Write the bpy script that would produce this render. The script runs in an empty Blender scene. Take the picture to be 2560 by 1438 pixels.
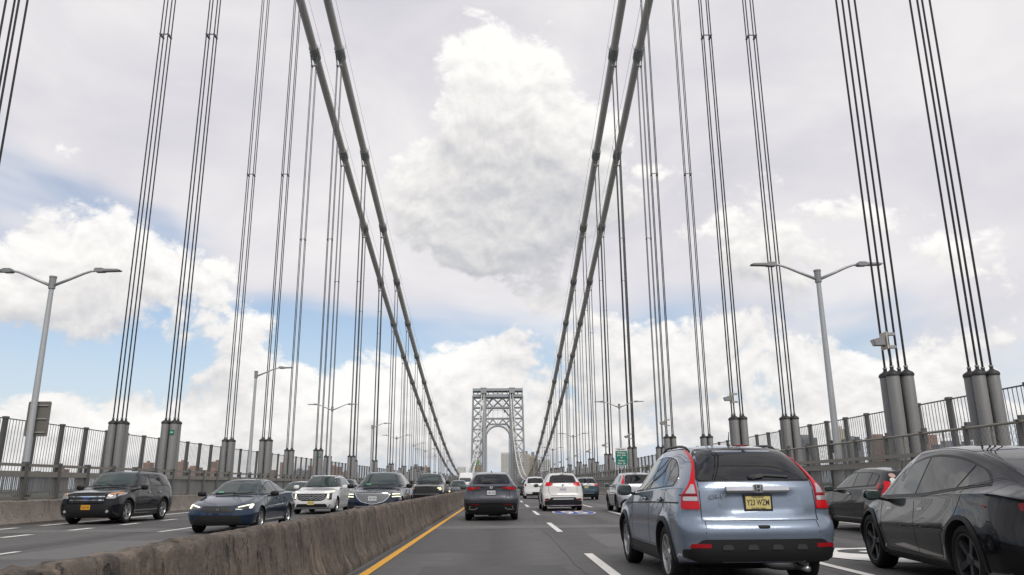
import bpy, bmesh, math, random
import numpy as np
from mathutils import Vector, Matrix, noise as mnoise
from mathutils.bvhtree import BVHTree
from mathutils.geometry import delaunay_2d_cdt
random.seed(7)
R_ = math.radians
scene = bpy.context.scene
COL = scene.collection

# ------------------------------------------------------------------ camera
cam_d = bpy.data.cameras.new('camera'); cam = bpy.data.objects.new('camera', cam_d); COL.objects.link(cam)
_rt = Vector((0.99981, -0.01580, -0.00830)); _fw = Vector((0.01740, 0.96778, 0.25131)).normalized()
_rt = (_rt - _fw * _rt.dot(_fw)).normalized(); _up = _rt.cross(_fw)
cam.matrix_world = Matrix(((_rt.x, _up.x, -_fw.x, 0.0), (_rt.y, _up.y, -_fw.y, 0.0), (_rt.z, _up.z, -_fw.z, 1.19), (0, 0, 0, 1)))
cam_d.sensor_width = 36.0; cam_d.lens = 26.66; cam_d.clip_start = 0.1; cam_d.clip_end = 60000
scene.camera = cam

# ------------------------------------------------------------------ node helper
class NT:
    def __init__(s, tree): s.t = tree; s.n = tree.nodes; s.l = tree.links
    def add(s, kind, **kw):
        n = s.n.new(kind)
        for k, v in kw.items(): setattr(n, k, v)
        return n
    def put(s, sock, v):
        if isinstance(v, bpy.types.NodeSocket): s.l.new(v, sock)
        elif v is not None: sock.default_value = v
    def m(s, op, a, b=None, c=None, clamp=False):
        n = s.add('ShaderNodeMath', operation=op, use_clamp=clamp)
        for i, v in enumerate((a, b, c)):
            if v is not None: s.put(n.inputs[i], v)
        return n.outputs[0]
    def v(s, op, a, b=None, scale=None):
        n = s.add('ShaderNodeVectorMath', operation=op); s.put(n.inputs[0], a)
        if b is not None: s.put(n.inputs[1], b)
        if scale is not None: s.put(n.inputs['Scale'], scale)
        return n.outputs['Value'] if op in ('DOT_PRODUCT', 'LENGTH', 'DISTANCE') else n.outputs[0]
    def noise(s, vec, scale, detail=4, rough=0.5, dist=0.0, lac=2.0, out='Fac'):
        n = s.add('ShaderNodeTexNoise'); s.put(n.inputs['Vector'], vec); n.inputs['Scale'].default_value = scale
        n.inputs['Detail'].default_value = detail; n.inputs['Roughness'].default_value = rough
        n.inputs['Distortion'].default_value = dist; n.inputs['Lacunarity'].default_value = lac
        return n.outputs[out]
    def ss(s, x, lo, hi, a=0.0, b=1.0):
        n = s.add('ShaderNodeMapRange', interpolation_type='SMOOTHSTEP'); s.put(n.inputs[0], x)
        for i, q in zip((1, 2, 3, 4), (lo, hi, a, b)): s.put(n.inputs[i], q)
        return n.outputs[0]
    def lin(s, x, lo, hi, a=0.0, b=1.0):
        n = s.add('ShaderNodeMapRange'); s.put(n.inputs[0], x)
        for i, q in zip((1, 2, 3, 4), (lo, hi, a, b)): s.put(n.inputs[i], q)
        return n.outputs[0]
    def mix(s, f, a, b, blend='MIX'):
        n = s.add('ShaderNodeMix', data_type='RGBA', blend_type=blend); s.put(n.inputs[0], f)
        s.put(n.inputs[6], a); s.put(n.inputs[7], b)
        return n.outputs[2]
    def ramp(s, x, stops):
        n = s.add('ShaderNodeValToRGB'); s.put(n.inputs[0], x); e = n.color_ramp.elements
        while len(e) < len(stops): e.new(0.5)
        for q, (p, c) in zip(e, stops): q.position = p; q.color = c if len(c) == 4 else (*c, 1)
        return n.outputs[0]

# ------------------------------------------------------------------ world: blue sky, high veil and cumulus
SUN_EL, SUN_AZ = R_(48), R_(163)         # sun behind the camera and a little to the right (azimuth from +Y towards +X)
world = bpy.data.worlds.new('World'); scene.world = world; world.use_nodes = True
W = NT(world.node_tree); W.n.clear()
tc = W.add('ShaderNodeTexCoord').outputs['Generated']
d = W.v('NORMALIZE', tc)
sx = W.add('ShaderNodeSeparateXYZ'); W.put(sx.inputs[0], d); dz = sx.outputs[2]
sky = W.add('ShaderNodeTexSky', sky_type='NISHITA'); sky.sun_disc = False
sky.sun_elevation = SUN_EL; sky.sun_rotation = SUN_AZ; sky.altitude = 70; sky.air_density = 1.0; sky.dust_density = 2.0; sky.ozone_density = 1.2
blue = W.mix(1.0, sky.outputs[0], (0.150, 0.148, 0.146, 1), 'MULTIPLY')
# cumulus cover by azimuth and elevation, broken up by billowing noise; the field is read a second time a little
# higher up, so that tops turn bright and undersides grey
CLOUD_EL = [1.0, 3.4, 5.8, 8.2, 10.6, 13.0, 15.4, 17.8, 20.2, 22.6, 25.0, 27.4, 29.8, 32.2, 34.6]
CLOUDS = ['1027496569666363666767645954514845424145515659585552546162492709', '1434597785878888888887868483838381787474777879798080818482663612', '0212386575747071767979808283858682716061707780818077798477491603', '0107244348403444646756556173848781645566788484827769677370441503', '0420537172716768746329102258716865625969777875685848415268613410', '0631738787858073624217050512213356695748525452494646454860634518', '0523608288888065472712071332516161544035455358616263615760614620', '0209265065655233191107123262828784735851565962666866584948493616', '0411213138362718141213245075889189847567625653576055412823231606', '0819344754534332262525365974838789898576614535374035221106050301', '0511182425232326303130375467768489918875512816151613080301010000', '0102030406081219232524264058758589898262311205030303020100000000', '0000000101030609111212142649728488847145180501000000000000000000', '0000000000010203030404061433567378735733130301000000000000000000', '0000000000000000010101010513253843402815050100000000000000000000']   # cloud cover: one row per elevation, one value per azimuth from -40 to 40 degrees
def billow(vec, scale, detail, rough):
    n = W.noise(vec, scale, detail, rough); return W.m('ABSOLUTE', W.m('SUBTRACT', W.m('MULTIPLY', n, 2.0), 1.0))
w1 = W.noise(d, 5.0, 2, 0.5, out='Color')
dw = W.v('ADD', d, W.v('SCALE', W.v('SUBTRACT', w1, (0.5, 0.5, 0.5)), scale=0.075))
sw = W.add('ShaderNodeSeparateXYZ'); W.put(sw.inputs[0], dw)
az = W.lin(W.m('ARCTAN2', sw.outputs[0], sw.outputs[1]), R_(-40), R_(40)); el = W.m('ARCSINE', sw.outputs[2])
bands = []
for g in range(5):
    n = W.add('ShaderNodeValToRGB'); W.put(n.inputs[0], az); n.color_ramp.interpolation = 'B_SPLINE'; e = n.color_ramp.elements
    while len(e) < 32: e.new(0.5)
    for j in range(32):
        e[j].position = j / 31; e[j].color = [int(CLOUDS[3 * g + k][2 * j:2 * j + 2]) / 85 for k in range(3)] + [1]
    bands.append(n.outputs[0])
def masses(el_):
    tot = None
    for g in range(5):
        E_ = tuple(R_(CLOUD_EL[3 * g + k]) for k in range(3)); s_ = 1 / R_(2.4)
        w_ = W.v('MAXIMUM', W.v('SUBTRACT', (1, 1, 1), W.v('MULTIPLY', W.v('ABSOLUTE', W.v('SUBTRACT', el_, E_)), (s_, s_, s_))), (0, 0, 0))
        q = W.v('DOT_PRODUCT', w_, bands[g]); tot = q if tot is None else W.m('ADD', tot, q)
    return tot
# elsewhere in the sky: scattered masses of the same kind
frame = W.ss(W.v('DOT_PRODUCT', d, tuple(_fw)), 0.60, 0.72)
elsewhere = W.m('MULTIPLY', W.m('MULTIPLY', W.ss(W.noise(W.v('MULTIPLY', d, (1.0, 1.0, 1.7)), 3.3, 2, 0.5), 0.40, 0.62), 0.9), W.m('SUBTRACT', 1.0, frame))
m0 = W.m('ADD', W.m('MULTIPLY', masses(el), frame), elsewhere); m1 = W.m('ADD', W.m('MULTIPLY', masses(W.m('ADD', el, 0.055)), frame), elsewhere); m2 = W.m('MULTIPLY', W.m('MULTIPLY', masses(W.m('ADD', el, 0.15)), frame), W.ss(el, 0.20, 0.30, 0.42, 1.0))
def detail_field(vec, dt):
    v_ = W.v('MULTIPLY', vec, (1.0, 1.0, 1.35))
    a = W.m('SUBTRACT', billow(v_, 8.5, dt, 0.555), 0.20); b = W.m('SUBTRACT', W.noise(v_, 6.0, 2, 0.5), 0.5)
    c = W.m('SUBTRACT', billow(v_, 24.0, dt, 0.60), 0.20)
    return W.m('ADD', W.m('ADD', W.m('MULTIPLY', a, 0.72), W.m('MULTIPLY', c, 0.30)), W.m('MULTIPLY', b, 0.85))
f0 = detail_field(dw, 7); f1 = detail_field(W.v('ADD', dw, (0.003, -0.003, 0.012)), 4)
dens = W.m('ADD', m0, f0)
VEIL_AT = (4.3, 28.1, 0.4)
# high veil: broad, soft, thicker overhead
veil_n = W.noise(W.v('ADD', W.v('MULTIPLY', d, (1.0, 1.0, 2.8)), VEIL_AT), 2.1, 4, 0.5, 0.4)
veil = W.ss(W.m('ADD', veil_n, W.m('SUBTRACT', W.lin(dz, 0.20, 0.40, -0.05, 0.26), W.ss(dz, 0.62, 0.95, 0.0, 0.24))), 0.40, 0.62)
veil_tone = W.noise(W.v('MULTIPLY', d, (1.0, 1.0, 2.0)), 3.6, 5, 0.52, 0.3)
veil_col = W.ramp(veil_tone, [(0.30, (0.67, 0.665, 0.715)), (0.50, (0.80, 0.772, 0.805)), (0.68, (0.90, 0.875, 0.875))])
base = W.mix(W.m('MULTIPLY', veil, 0.96), W.mix(0.14, blue, (0.78, 0.80, 0.86, 1)), veil_col)
base = W.mix(W.ss(dz, 0.22, -0.01, 0.0, 0.8), base, (0.69, 0.755, 0.85, 1))      # pale air near the horizon
# cumulus over it: edges crisp where thin, faces modelled by the difference of the two readings
alpha = W.ss(dens, 0.56, 0.71)
lit = W.m('ADD', W.m('ADD', W.m('MULTIPLY', W.m('SUBTRACT', m0, m1), 0.62), W.m('MULTIPLY', W.m('SUBTRACT', f0, f1), 0.95)), W.m('SUBTRACT', 0.65, W.m('MULTIPLY', m2, 0.25)), clamp=True)
cum_col = W.ramp(lit, [(0.10, (0.50, 0.515, 0.555)), (0.32, (0.625, 0.63, 0.655)), (0.54, (0.80, 0.785, 0.78)), (0.70, (0.93, 0.91, 0.89)), (0.86, (1.03, 1.015, 0.99))])
skycol = W.mix(W.m('MULTIPLY', alpha, 0.95), base, cum_col)
bg = W.add('ShaderNodeBackground'); W.put(bg.inputs[0], skycol); bg.inputs[1].default_value = 1.0
wo = W.add('ShaderNodeOutputWorld'); W.l.new(bg.outputs[0], wo.inputs[0])
world.cycles.sampling_method = 'MANUAL'; world.cycles.sample_map_resolution = 512

# ------------------------------------------------------------------ sun (behind thin cloud: soft shadows)
sun_d = bpy.data.lights.new('sun', 'SUN'); sun_d.energy = 2.0; sun_d.angle = R_(26); sun_d.color = (1.0, 0.955, 0.89)
sun = bpy.data.objects.new('sun', sun_d); COL.objects.link(sun)
_sd = Vector((math.sin(SUN_AZ) * math.cos(SUN_EL), math.cos(SUN_AZ) * math.cos(SUN_EL), math.sin(SUN_EL)))
sun.rotation_euler = _sd.to_track_quat('Z', 'Y').to_euler(); sun.location = _sd * 200
vs_ = scene.view_settings; vs_.view_transform = 'Standard'; vs_.look = 'None'; vs_.exposure = 0.0; vs_.gamma = 1.0; vs_.use_curve_mapping = False
scene.render.engine = 'CYCLES'; scene.cycles.max_bounces = 6; scene.cycles.diffuse_bounces = 3; scene.cycles.glossy_bounces = 3
scene.cycles.use_denoising = True
scene.cycles.sample_clamp_indirect = 6.0

# ------------------------------------------------------------------ materials
MATS = {}
def mat(name, col, rough=0.6, metal=0.0, ior=1.5, coat=0.0, spec=0.5, emit=None, estr=0.0, coat_rough=0.03):
    if name in MATS: return MATS[name]
    m = bpy.data.materials.new(name); m.use_nodes = True; p = m.node_tree.nodes['Principled BSDF']
    p.inputs['Base Color'].default_value = (*col, 1); p.inputs['Roughness'].default_value = rough; p.inputs['Metallic'].default_value = metal
    p.inputs['IOR'].default_value = ior; p.inputs['Coat Weight'].default_value = coat; p.inputs['Coat Roughness'].default_value = coat_rough
    p.inputs['Specular IOR Level'].default_value = spec
    if emit: p.inputs['Emission Color'].default_value = (*emit, 1); p.inputs['Emission Strength'].default_value = estr
    MATS[name] = m; return m
def nmat(name, fn, **kw):
    """a material whose colour (and bump) is built by fn(NT, object coords, principled)"""
    if name in MATS: return MATS[name]
    m = mat(name, (0.5, 0.5, 0.5), **kw); t = NT(m.node_tree); p = m.node_tree.nodes['Principled BSDF']
    o = t.add('ShaderNodeTexCoord').outputs['Object']
    fn(t, o, p); return m
def bump(t, p, h, dist=0.01, strength=0.6):
    b = t.add('ShaderNodeBump'); b.inputs['Strength'].default_value = strength; b.inputs['Distance'].default_value = dist
    t.put(b.inputs['Height'], h); t.l.new(b.outputs[0], p.inputs['Normal'])
def geo_pos(t): return t.add('ShaderNodeNewGeometry').outputs['Position']

def _asphalt(t, o, p):
    P = geo_pos(t); s = t.add('ShaderNodeSeparateXYZ'); t.put(s.inputs[0], P)
    grain = t.noise(P, 60, 4, 0.7); med = t.noise(P, 2.2, 5, 0.6); big = t.noise(t.v('MULTIPLY', P, (0.6, 0.07, 1)), 1.0, 4, 0.55)
    # polished wheel tracks and the darker oil strip, both along the lanes (3.2 m wide)
    lane = t.m('FRACT', t.m('DIVIDE', t.m('ADD', s.outputs[0], 1.73), 3.27))
    oil = t.m('SUBTRACT', 1.0, t.m('MULTIPLY', t.m('ABSOLUTE', t.m('SUBTRACT', lane, 0.5)), 2.0))
    trk = t.m('COSINE', t.m('MULTIPLY', t.m('SUBTRACT', lane, 0.25), 4 * math.pi))
    k = t.m('ADD', t.m('MULTIPLY', t.m('SUBTRACT', grain, 0.5), 0.42), t.m('MULTIPLY', t.m('SUBTRACT', med, 0.5), 0.32))
    k = t.m('ADD', k, t.m('MULTIPLY', t.m('SUBTRACT', big, 0.5), 0.55))
    blot = t.noise(t.v('MULTIPLY', P, (1.4, 0.35, 1)), 0.9, 4, 0.6); spots = t.noise(t.v('MULTIPLY', P, (1, 0.6, 1)), 3.1, 2, 0.5)
    k = t.m('ADD', k, t.m('MULTIPLY', trk, 0.07)); k = t.m('SUBTRACT', k, t.m('MULTIPLY', t.ss(oil, 0.45, 1.0), t.m('MULTIPLY', big, 0.30)))
    k = t.m('SUBTRACT', k, t.ss(blot, 0.56, 0.72, 0.0, 0.14)); k = t.m('SUBTRACT', k, t.m('MULTIPLY', t.ss(spots, 0.66, 0.74, 0.0, 0.25), t.ss(oil, 0.3, 0.8)))
    c = t.mix(t.m('ADD', k, 0.5, clamp=True), (0.030, 0.0295, 0.0295, 1), (0.152, 0.147, 0.142, 1))
    t.put(p.inputs['Base Color'], c)
    t.put(p.inputs['Roughness'], t.lin(med, 0.3, 0.7, 0.62, 0.85)); bump(t, p, t.noise(P, 140, 3, 0.7), 0.006, 0.7)
M_ROAD = nmat('asphalt', _asphalt)
def _joint(t, o, p):
    P = geo_pos(t); n = t.noise(P, 7, 5, 0.65)
    t.put(p.inputs['Base Color'], t.mix(n, (0.065, 0.065, 0.065, 1), (0.19, 0.187, 0.183, 1))); bump(t, p, n, 0.004)
M_JOINT = nmat('joint_concrete', _joint, rough=0.85)
def _concrete(c1, c2, c3, streak, dark):
    def fn(t, o, p):
        P = geo_pos(t); n1 = t.noise(P, 1.3, 6, 0.62); n2 = t.noise(P, 14, 6, 0.68); n3 = t.noise(t.v('MULTIPLY', P, (3.0, 3.6, 0.32)), 1.0, 5, 0.6)
        pits = t.noise(t.v('MULTIPLY', P, (5, 5, 2.0)), 1.6, 3, 0.6); gash = t.noise(t.v('MULTIPLY', P, (7.0, 7.0, 0.7)), 1.0, 4, 0.65)
        c = t.mix(t.ss(n1, 0.32, 0.68), (*c1, 1), (*c2, 1)); c = t.mix(t.ss(n2, 0.45, 0.75, 0, 0.55), c, (*c3, 1))
        c = t.mix(t.ss(n3, 0.52, 0.70, 0.0, streak), c, (*dark, 1)); c = t.mix(t.ss(pits, 0.64, 0.71, 0.0, 0.9 * streak), c, (0.02, 0.019, 0.018, 1))
        c = t.mix(t.ss(n3, 0.44, 0.30, 0.0, streak * 0.6), c, (c3[0] * 1.35, c3[1] * 1.28, c3[2] * 1.2, 1))
        c = t.mix(t.ss(gash, 0.63, 0.69, 0.0, streak), c, (0.018, 0.017, 0.016, 1)); c = t.mix(t.ss(t.noise(P, 4.5, 5, 0.7), 0.52, 0.72, 0.0, 0.5 * streak), c, (c3[0] * 1.2, c3[1] * 1.12, c3[2] * 1.05, 1))
        t.put(p.inputs['Base Color'], c)
        bump(t, p, t.m('ADD', t.m('ADD', t.m('MULTIPLY', n2, 0.8), t.m('MULTIPLY', t.ss(pits, 0.70, 0.62), 1.2)), t.m('MULTIPLY', t.ss(gash, 0.68, 0.60), 1.5)), 0.03, 0.9)
    return fn
M_MEDIAN = nmat('worn_brown_concrete', _concrete((0.070, 0.056, 0.046), (0.140, 0.114, 0.092), (0.250, 0.200, 0.158), 0.78, (0.028, 0.024, 0.021)), rough=0.9)
M_PARAPET = nmat('parapet_concrete', _concrete((0.165, 0.142, 0.122), (0.225, 0.195, 0.168), (0.26, 0.23, 0.20), 0.30, (0.10, 0.088, 0.078)), rough=0.88)
def _paintline(col, worn):
    def fn(t, o, p):
        P = geo_pos(t); n = t.noise(P, 16, 5, 0.7); b = t.noise(P, 1.7, 4, 0.6)
        w = t.ss(t.m('ADD', n, t.m('MULTIPLY', b, 0.6)), 0.98 - worn, 1.12 - worn)
        t.put(p.inputs['Base Color'], t.mix(w, (*col, 1), (0.13, 0.125, 0.12, 1)))
    return fn
M_WHITE_LINE = nmat('white_road_paint', _paintline((0.70, 0.68, 0.65), 0.06), rough=0.7)
M_YELLOW_LINE = nmat('yellow_road_paint', _paintline((0.72, 0.36, 0.028), 0.08), rough=0.7)
def _steel(c1, c2, sc=3.0, rusty=None):
    def fn(t, o, p):
        P = geo_pos(t); n = t.noise(P, sc, 6, 0.65); n2 = t.noise(t.v('MULTIPLY', P, (6, 6, 0.8)), 1.5, 4, 0.6)
        c = t.mix(t.m('ADD', t.m('MULTIPLY', n, 0.6), t.m('MULTIPLY', n2, 0.4)), (*c1, 1), (*c2, 1))
        if rusty: c = t.mix(t.ss(t.noise(P, sc * 2.2, 6, 0.7), 0.60, 0.72, 0, 0.7), c, (*rusty, 1))
        t.put(p.inputs['Base Color'], c); t.put(p.inputs['Roughness'], t.lin(n, 0.3, 0.7, 0.42, 0.68)); bump(t, p, n, 0.003, 0.4)
    return fn
M_SLEEVE = nmat('grey_galvanised_steel', _steel((0.115, 0.115, 0.113), (0.245, 0.247, 0.245), 2.4, (0.12, 0.105, 0.09)))
M_ROPE = nmat('dark_wire_rope', _steel((0.080, 0.081, 0.083), (0.18, 0.18, 0.18), 8), rough=0.6)
M_CAP = mat('black_rubber_cap', (0.022, 0.022, 0.023), 0.55)
M_CABLE = nmat('cable_grey_paint', _steel((0.50, 0.49, 0.45), (0.66, 0.65, 0.60), 0.35), rough=0.6)
M_BAND = nmat('band_grey_paint', _steel((0.26, 0.262, 0.255), (0.40, 0.40, 0.385), 1.5), rough=0.55)
M_FENCE = nmat('fence_dark_steel', _steel((0.062, 0.064, 0.060), (0.125, 0.127, 0.12), 2.5), rough=0.6)
M_BAR = mat('fence_bar_steel', (0.19, 0.192, 0.188), 0.6)
M_RAIL = nmat('taupe_rail_paint', _steel((0.16, 0.147, 0.122), (0.275, 0.255, 0.22), 1.8, (0.13, 0.10, 0.075)), rough=0.7)
M_LAMP = nmat('pale_galvanised_pole', _steel((0.36, 0.375, 0.385), (0.52, 0.535, 0.54), 1.2), metal=0.35)
M_HEAD = mat('lamp_head_grey', (0.26, 0.265, 0.27), 0.5, 0.2)
M_TOWER = nmat('tower_blue_grey_paint', _steel((0.255, 0.275, 0.295), (0.345, 0.365, 0.38), 0.05), rough=0.7)
M_BLACK = mat('black_plastic', (0.014, 0.014, 0.015), 0.55)
M_CREAM = mat('cream_plate', (0.50, 0.45, 0.36), 0.6)

# ------------------------------------------------------------------ mesh builder
class MB:
    def __init__(s): s.v = []; s.f = []; s.mi = []
    def _add(s, vs, fs, mi=0):
        b = len(s.v); s.v += [tuple(q) for q in vs]; s.f += [tuple(b + i for i in f) for f in fs]; s.mi += [mi] * len(fs)
    def box(s, x0, x1, y0, y1, z0, z1, mi=0):
        s._add([(x0, y0, z0), (x1, y0, z0), (x1, y1, z0), (x0, y1, z0), (x0, y0, z1), (x1, y0, z1), (x1, y1, z1), (x0, y1, z1)],
               [(0, 3, 2, 1), (4, 5, 6, 7), (0, 1, 5, 4), (1, 2, 6, 5), (2, 3, 7, 6), (3, 0, 4, 7)], mi); return s
    def beam(s, a, b, w, h=None, up=(0, 0, 1), mi=0):
        a = Vector(a); b = Vector(b); h = h or w; d = (b - a).normalized(); u = Vector(up)
        if abs(d.dot(u)) > 0.98: u = Vector((0, 1, 0))
        r = d.cross(u).normalized() * (w / 2); u = r.cross(d).normalized() * (h / 2)
        s._add([a - r - u, a + r - u, a + r + u, a - r + u, b - r - u, b + r - u, b + r + u, b - r + u],
               [(0, 1, 2, 3), (7, 6, 5, 4), (0, 4, 5, 1), (1, 5, 6, 2), (2, 6, 7, 3), (3, 7, 4, 0)], mi); return s
    def tube(s, pts, r, n=8, cap=True, mi=0, up=(0.13, 0.21, 0.97)):
        pts = [Vector(p) for p in pts]; rs = r if isinstance(r, (list, tuple)) else [r] * len(pts); vs = []; fs = []
        for i, p in enumerate(pts):
            d = (pts[min(i + 1, len(pts) - 1)] - pts[max(i - 1, 0)]).normalized(); u = Vector(up)
            if abs(d.dot(u)) > 0.97: u = Vector((0, 1, 0.1))
            x = d.cross(u).normalized(); y = d.cross(x).normalized()
            for k in range(n):
                t = 2 * math.pi * k / n; vs.append(p + x * (math.cos(t) * rs[i]) + y * (math.sin(t) * rs[i]))
        for i in range(len(pts) - 1):
            for k in range(n):
                k2 = (k + 1) % n; fs.append((i * n + k, i * n + k2, (i + 1) * n + k2, (i + 1) * n + k))
        if cap: fs.append(tuple(range(n))); e = (len(pts) - 1) * n; fs.append(tuple(e + n - 1 - k for k in range(n)))
        s._add(vs, fs, mi); return s
    def lathe(s, prof, axis='z', n=24, c=(0, 0, 0), mi=0, close=False):
        vs = []; fs = []; m = len(prof)
        for k in range(n):
            t = 2 * math.pi * k / n; ct, st = math.cos(t), math.sin(t)
            for r, h in prof:
                p = (r * ct, r * st, h) if axis == 'z' else ((h, r * ct, r * st) if axis == 'x' else (r * ct, h, r * st))
                vs.append((p[0] + c[0], p[1] + c[1], p[2] + c[2]))
        for k in range(n):
            k2 = (k + 1) % n
            for j in range(m - 1 if not close else m):
                j2 = (j + 1) % m; fs.append((k * m + j, k2 * m + j, k2 * m + j2, k * m + j2))
        s._add(vs, fs, mi); return s
    def prism(s, poly, x0, x1, axis='x', mi=0):
        """extrude a 2D polygon along an axis"""
        def P(a, b, h): return (h, a, b) if axis == 'x' else ((a, h, b) if axis == 'y' else (a, b, h))
        n = len(poly); vs = [P(a, b, x0) for a, b in poly] + [P(a, b, x1) for a, b in poly]
        s._add(vs, [tuple(range(n)), tuple(range(2 * n - 1, n - 1, -1))] + [(i, i + n, (i + 1) % n + n, (i + 1) % n) for i in range(n)], mi); return s
    def build(s, name, mats, parent=None, smooth=False, angle=None, fix=True):
        me = bpy.data.meshes.new(name); me.from_pydata(s.v, [], s.f)
        for m in (mats if isinstance(mats, (list, tuple)) else [mats]): me.materials.append(m)
        if any(s.mi): me.polygons.foreach_set('material_index', s.mi)
        if fix:
            bm = bmesh.new(); bm.from_mesh(me); bmesh.ops.recalc_face_normals(bm, faces=bm.faces); bm.to_mesh(me); bm.free()
        if smooth:
            me.polygons.foreach_set('use_smooth', [True] * len(me.polygons))
            if angle: me.set_sharp_from_angle(angle=R_(angle))
        me.update()
        return link(name, me, parent)
def link(name, me, parent=None):
    o = bpy.data.objects.new(name, me); COL.objects.link(o)
    if parent: o.parent = parent
    return o
def empty(name, loc=(0, 0, 0), rz=0.0):
    o = bpy.data.objects.new(name, None); COL.objects.link(o); o.location = loc; o.rotation_euler = (0, 0, rz); o.empty_display_size = 0.3
    return o
def tag(o, label, cat, group=None):
    o['label'] = label; o['category'] = cat
    if group: o['group'] = group
    return o
def struct(o): o['kind'] = 'structure'; return o
def copy_tree(o, parent=None):
    c = o.copy(); COL.objects.link(c); c.parent = parent
    for ch in list(o.children): copy_tree(ch, c)
    return c
def text_mesh(s, size, mat_, name, parent=None, depth=0.0015, bold=0.0, width=None, font_shear=0.0):
    """flat lettering in the XY plane (x right, y up), centred"""
    cu = bpy.data.curves.new('txt', 'FONT'); cu.body = s; cu.size = size; cu.align_x = 'CENTER'; cu.align_y = 'CENTER'
    cu.extrude = depth; cu.offset = bold; cu.resolution_u = 3; cu.shear = font_shear; cu.space_line = 1.0
    t = bpy.data.objects.new('txt', cu); COL.objects.link(t)
    dg = bpy.context.evaluated_depsgraph_get(); me = bpy.data.meshes.new_from_object(t.evaluated_get(dg)); bpy.data.objects.remove(t); bpy.data.curves.remove(cu)
    me.materials.clear(); me.materials.append(mat_); me.name = name
    if width:
        xs = [v.co.x for v in me.vertices]; k = width / max(1e-6, max(xs) - min(xs))
        for v in me.vertices: v.co.x *= k
    return link(name, me, parent)
# ================================================================== setting
XC = -2.48                     # bridge centre line (the camera drives at X = 0)
Y0, Y1 = -110.0, 1010.0        # deck extent
PAN, P0Y = 18.29, 26.31        # suspender panels
ROAD_HW = 13.55
def cable_z(y): return 4.2 + 0.000388 * (y - 430.0) ** 2
TOWER_Y = 961.0

# river, far shore, bridge deck
mb = MB(); mb._add([(-30000, -8000, 0), (30000, -8000, 0), (30000, 40000, 0), (-30000, 40000, 0)], [(0, 1, 2, 3)])
def _water(t, o, p):
    P = geo_pos(t); p.inputs['Base Color'].default_value = (0.05, 0.065, 0.07, 1)
    bump(t, p, t.noise(P, 0.25, 5, 0.6), 0.4, 0.6)
M_WATER = nmat('river_water', _water, rough=0.12)
w_ = mb.build('river', M_WATER); w_.location.z = -66; struct(w_)
def _land(t, o, p):
    P = geo_pos(t); n = t.noise(P, 0.03, 6, 0.65)
    t.put(p.inputs['Base Color'], t.mix(n, (0.035, 0.055, 0.025, 1), (0.12, 0.125, 0.085, 1)))
M_LAND = nmat('wooded_land', _land, rough=0.95)
mb = MB(); nx, ny = 90, 36; vs = []
for j in range(ny):
    for i in range(nx):
        x = -3800 + 7600 * i / (nx - 1); y = 930 + 5200 * (j / (ny - 1)) ** 1.6 + 0.00004 * x * x * (1 if x < 0 else 0.4) * (1 - j / ny)
        h = -70 + 62 * min(1.0, max(0.0, (j / (ny - 1)) * 6.0)) ** 0.7 + 10 * mnoise.noise((x * 0.002, y * 0.002, 3.1)) * min(1, j / 4)
        vs.append((x, y, h))
mb._add(vs, [(j * nx + i, j * nx + i + 1, (j + 1) * nx + i + 1, (j + 1) * nx + i) for j in range(ny - 1) for i in range(nx - 1)])
struct(mb.build('far_shore_ground', M_LAND, smooth=True))

mb = MB(); mb.box(XC - 22.4, XC + 22.4, Y0, Y1, -2.6, -0.02)
struct(mb.build('bridge_deck', M_PARAPET))
mb = MB(); mb._add([(XC - ROAD_HW, Y0, 0), (XC + ROAD_HW, Y0, 0), (XC + ROAD_HW, Y1, 0), (XC - ROAD_HW, Y1, 0)], [(0, 1, 2, 3)])
road = struct(mb.build('road', M_ROAD))
def sheet(name, pts, z, m, parent=road):
    b = MB(); b._add([(x, y, z) for x, y in pts], [tuple(range(len(pts)))]); return b.build(name, m, parent)
def strip(name, x, w, ya, yb, m, z=0.004): return sheet(name, [(x - w / 2, ya), (x + w / 2, ya), (x + w / 2, yb), (x - w / 2, yb)], z, m)
# expansion joints of paler concrete with their steel lips
for k in range(-3, 24):
    y = 23.0 + PAN * k
    if k == 0 or y > 0:
        for sx_ in (-1, 1):
            xa, xb = (XC + 0.34, XC + ROAD_HW) if sx_ > 0 else (XC - ROAD_HW, XC - 0.34)
            sheet('joint_strip', [(xa, y - 0.8), (xb, y - 0.8), (xb, y + 0.75), (xa, y + 0.75)], 0.003, M_JOINT)
            sheet('joint_lip', [(xa, y - 0.90), (xb, y - 0.90), (xb, y - 0.83), (xa, y - 0.83)], 0.006, M_WHITE_LINE if False else M_PARAPET)
            sheet('joint_lip', [(xa, y + 0.78), (xb, y + 0.78), (xb, y + 0.84), (xa, y + 0.84)], 0.006, M_PARAPET)
# painted lines
strip('yellow_edge_line', -1.87, 0.13, Y0, 600, M_YELLOW_LINE, 0.008)
strip('yellow_edge_line', -3.10, 0.13, Y0, 600, M_YELLOW_LINE, 0.008)
strip('white_edge_line', 10.3, 0.11, Y0, 600, M_WHITE_LINE, 0.008)
ya = 8.0
while ya < 260:
    strip('white_edge_line', -15.05, 0.26, ya, ya + 17.0, M_WHITE_LINE, 0.008); ya += 18.29
for X, far in ((1.545, 14.02), (4.82, 11.77 + 0.9), (7.95, 13.4), (-6.2, 15.7), (-9.35, 15.7)):
    y = far - 11.1 * 2
    while y < 330:
        strip('lane_dash', X, 0.15, y - 4.8, y, M_WHITE_LINE, 0.008); y += 11.1
for k in range(70): strip('lane_dash', -12.47, 0.24, 17.0 + k * 3.12, 18.25 + k * 3.12, M_WHITE_LINE, 0.008)
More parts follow.
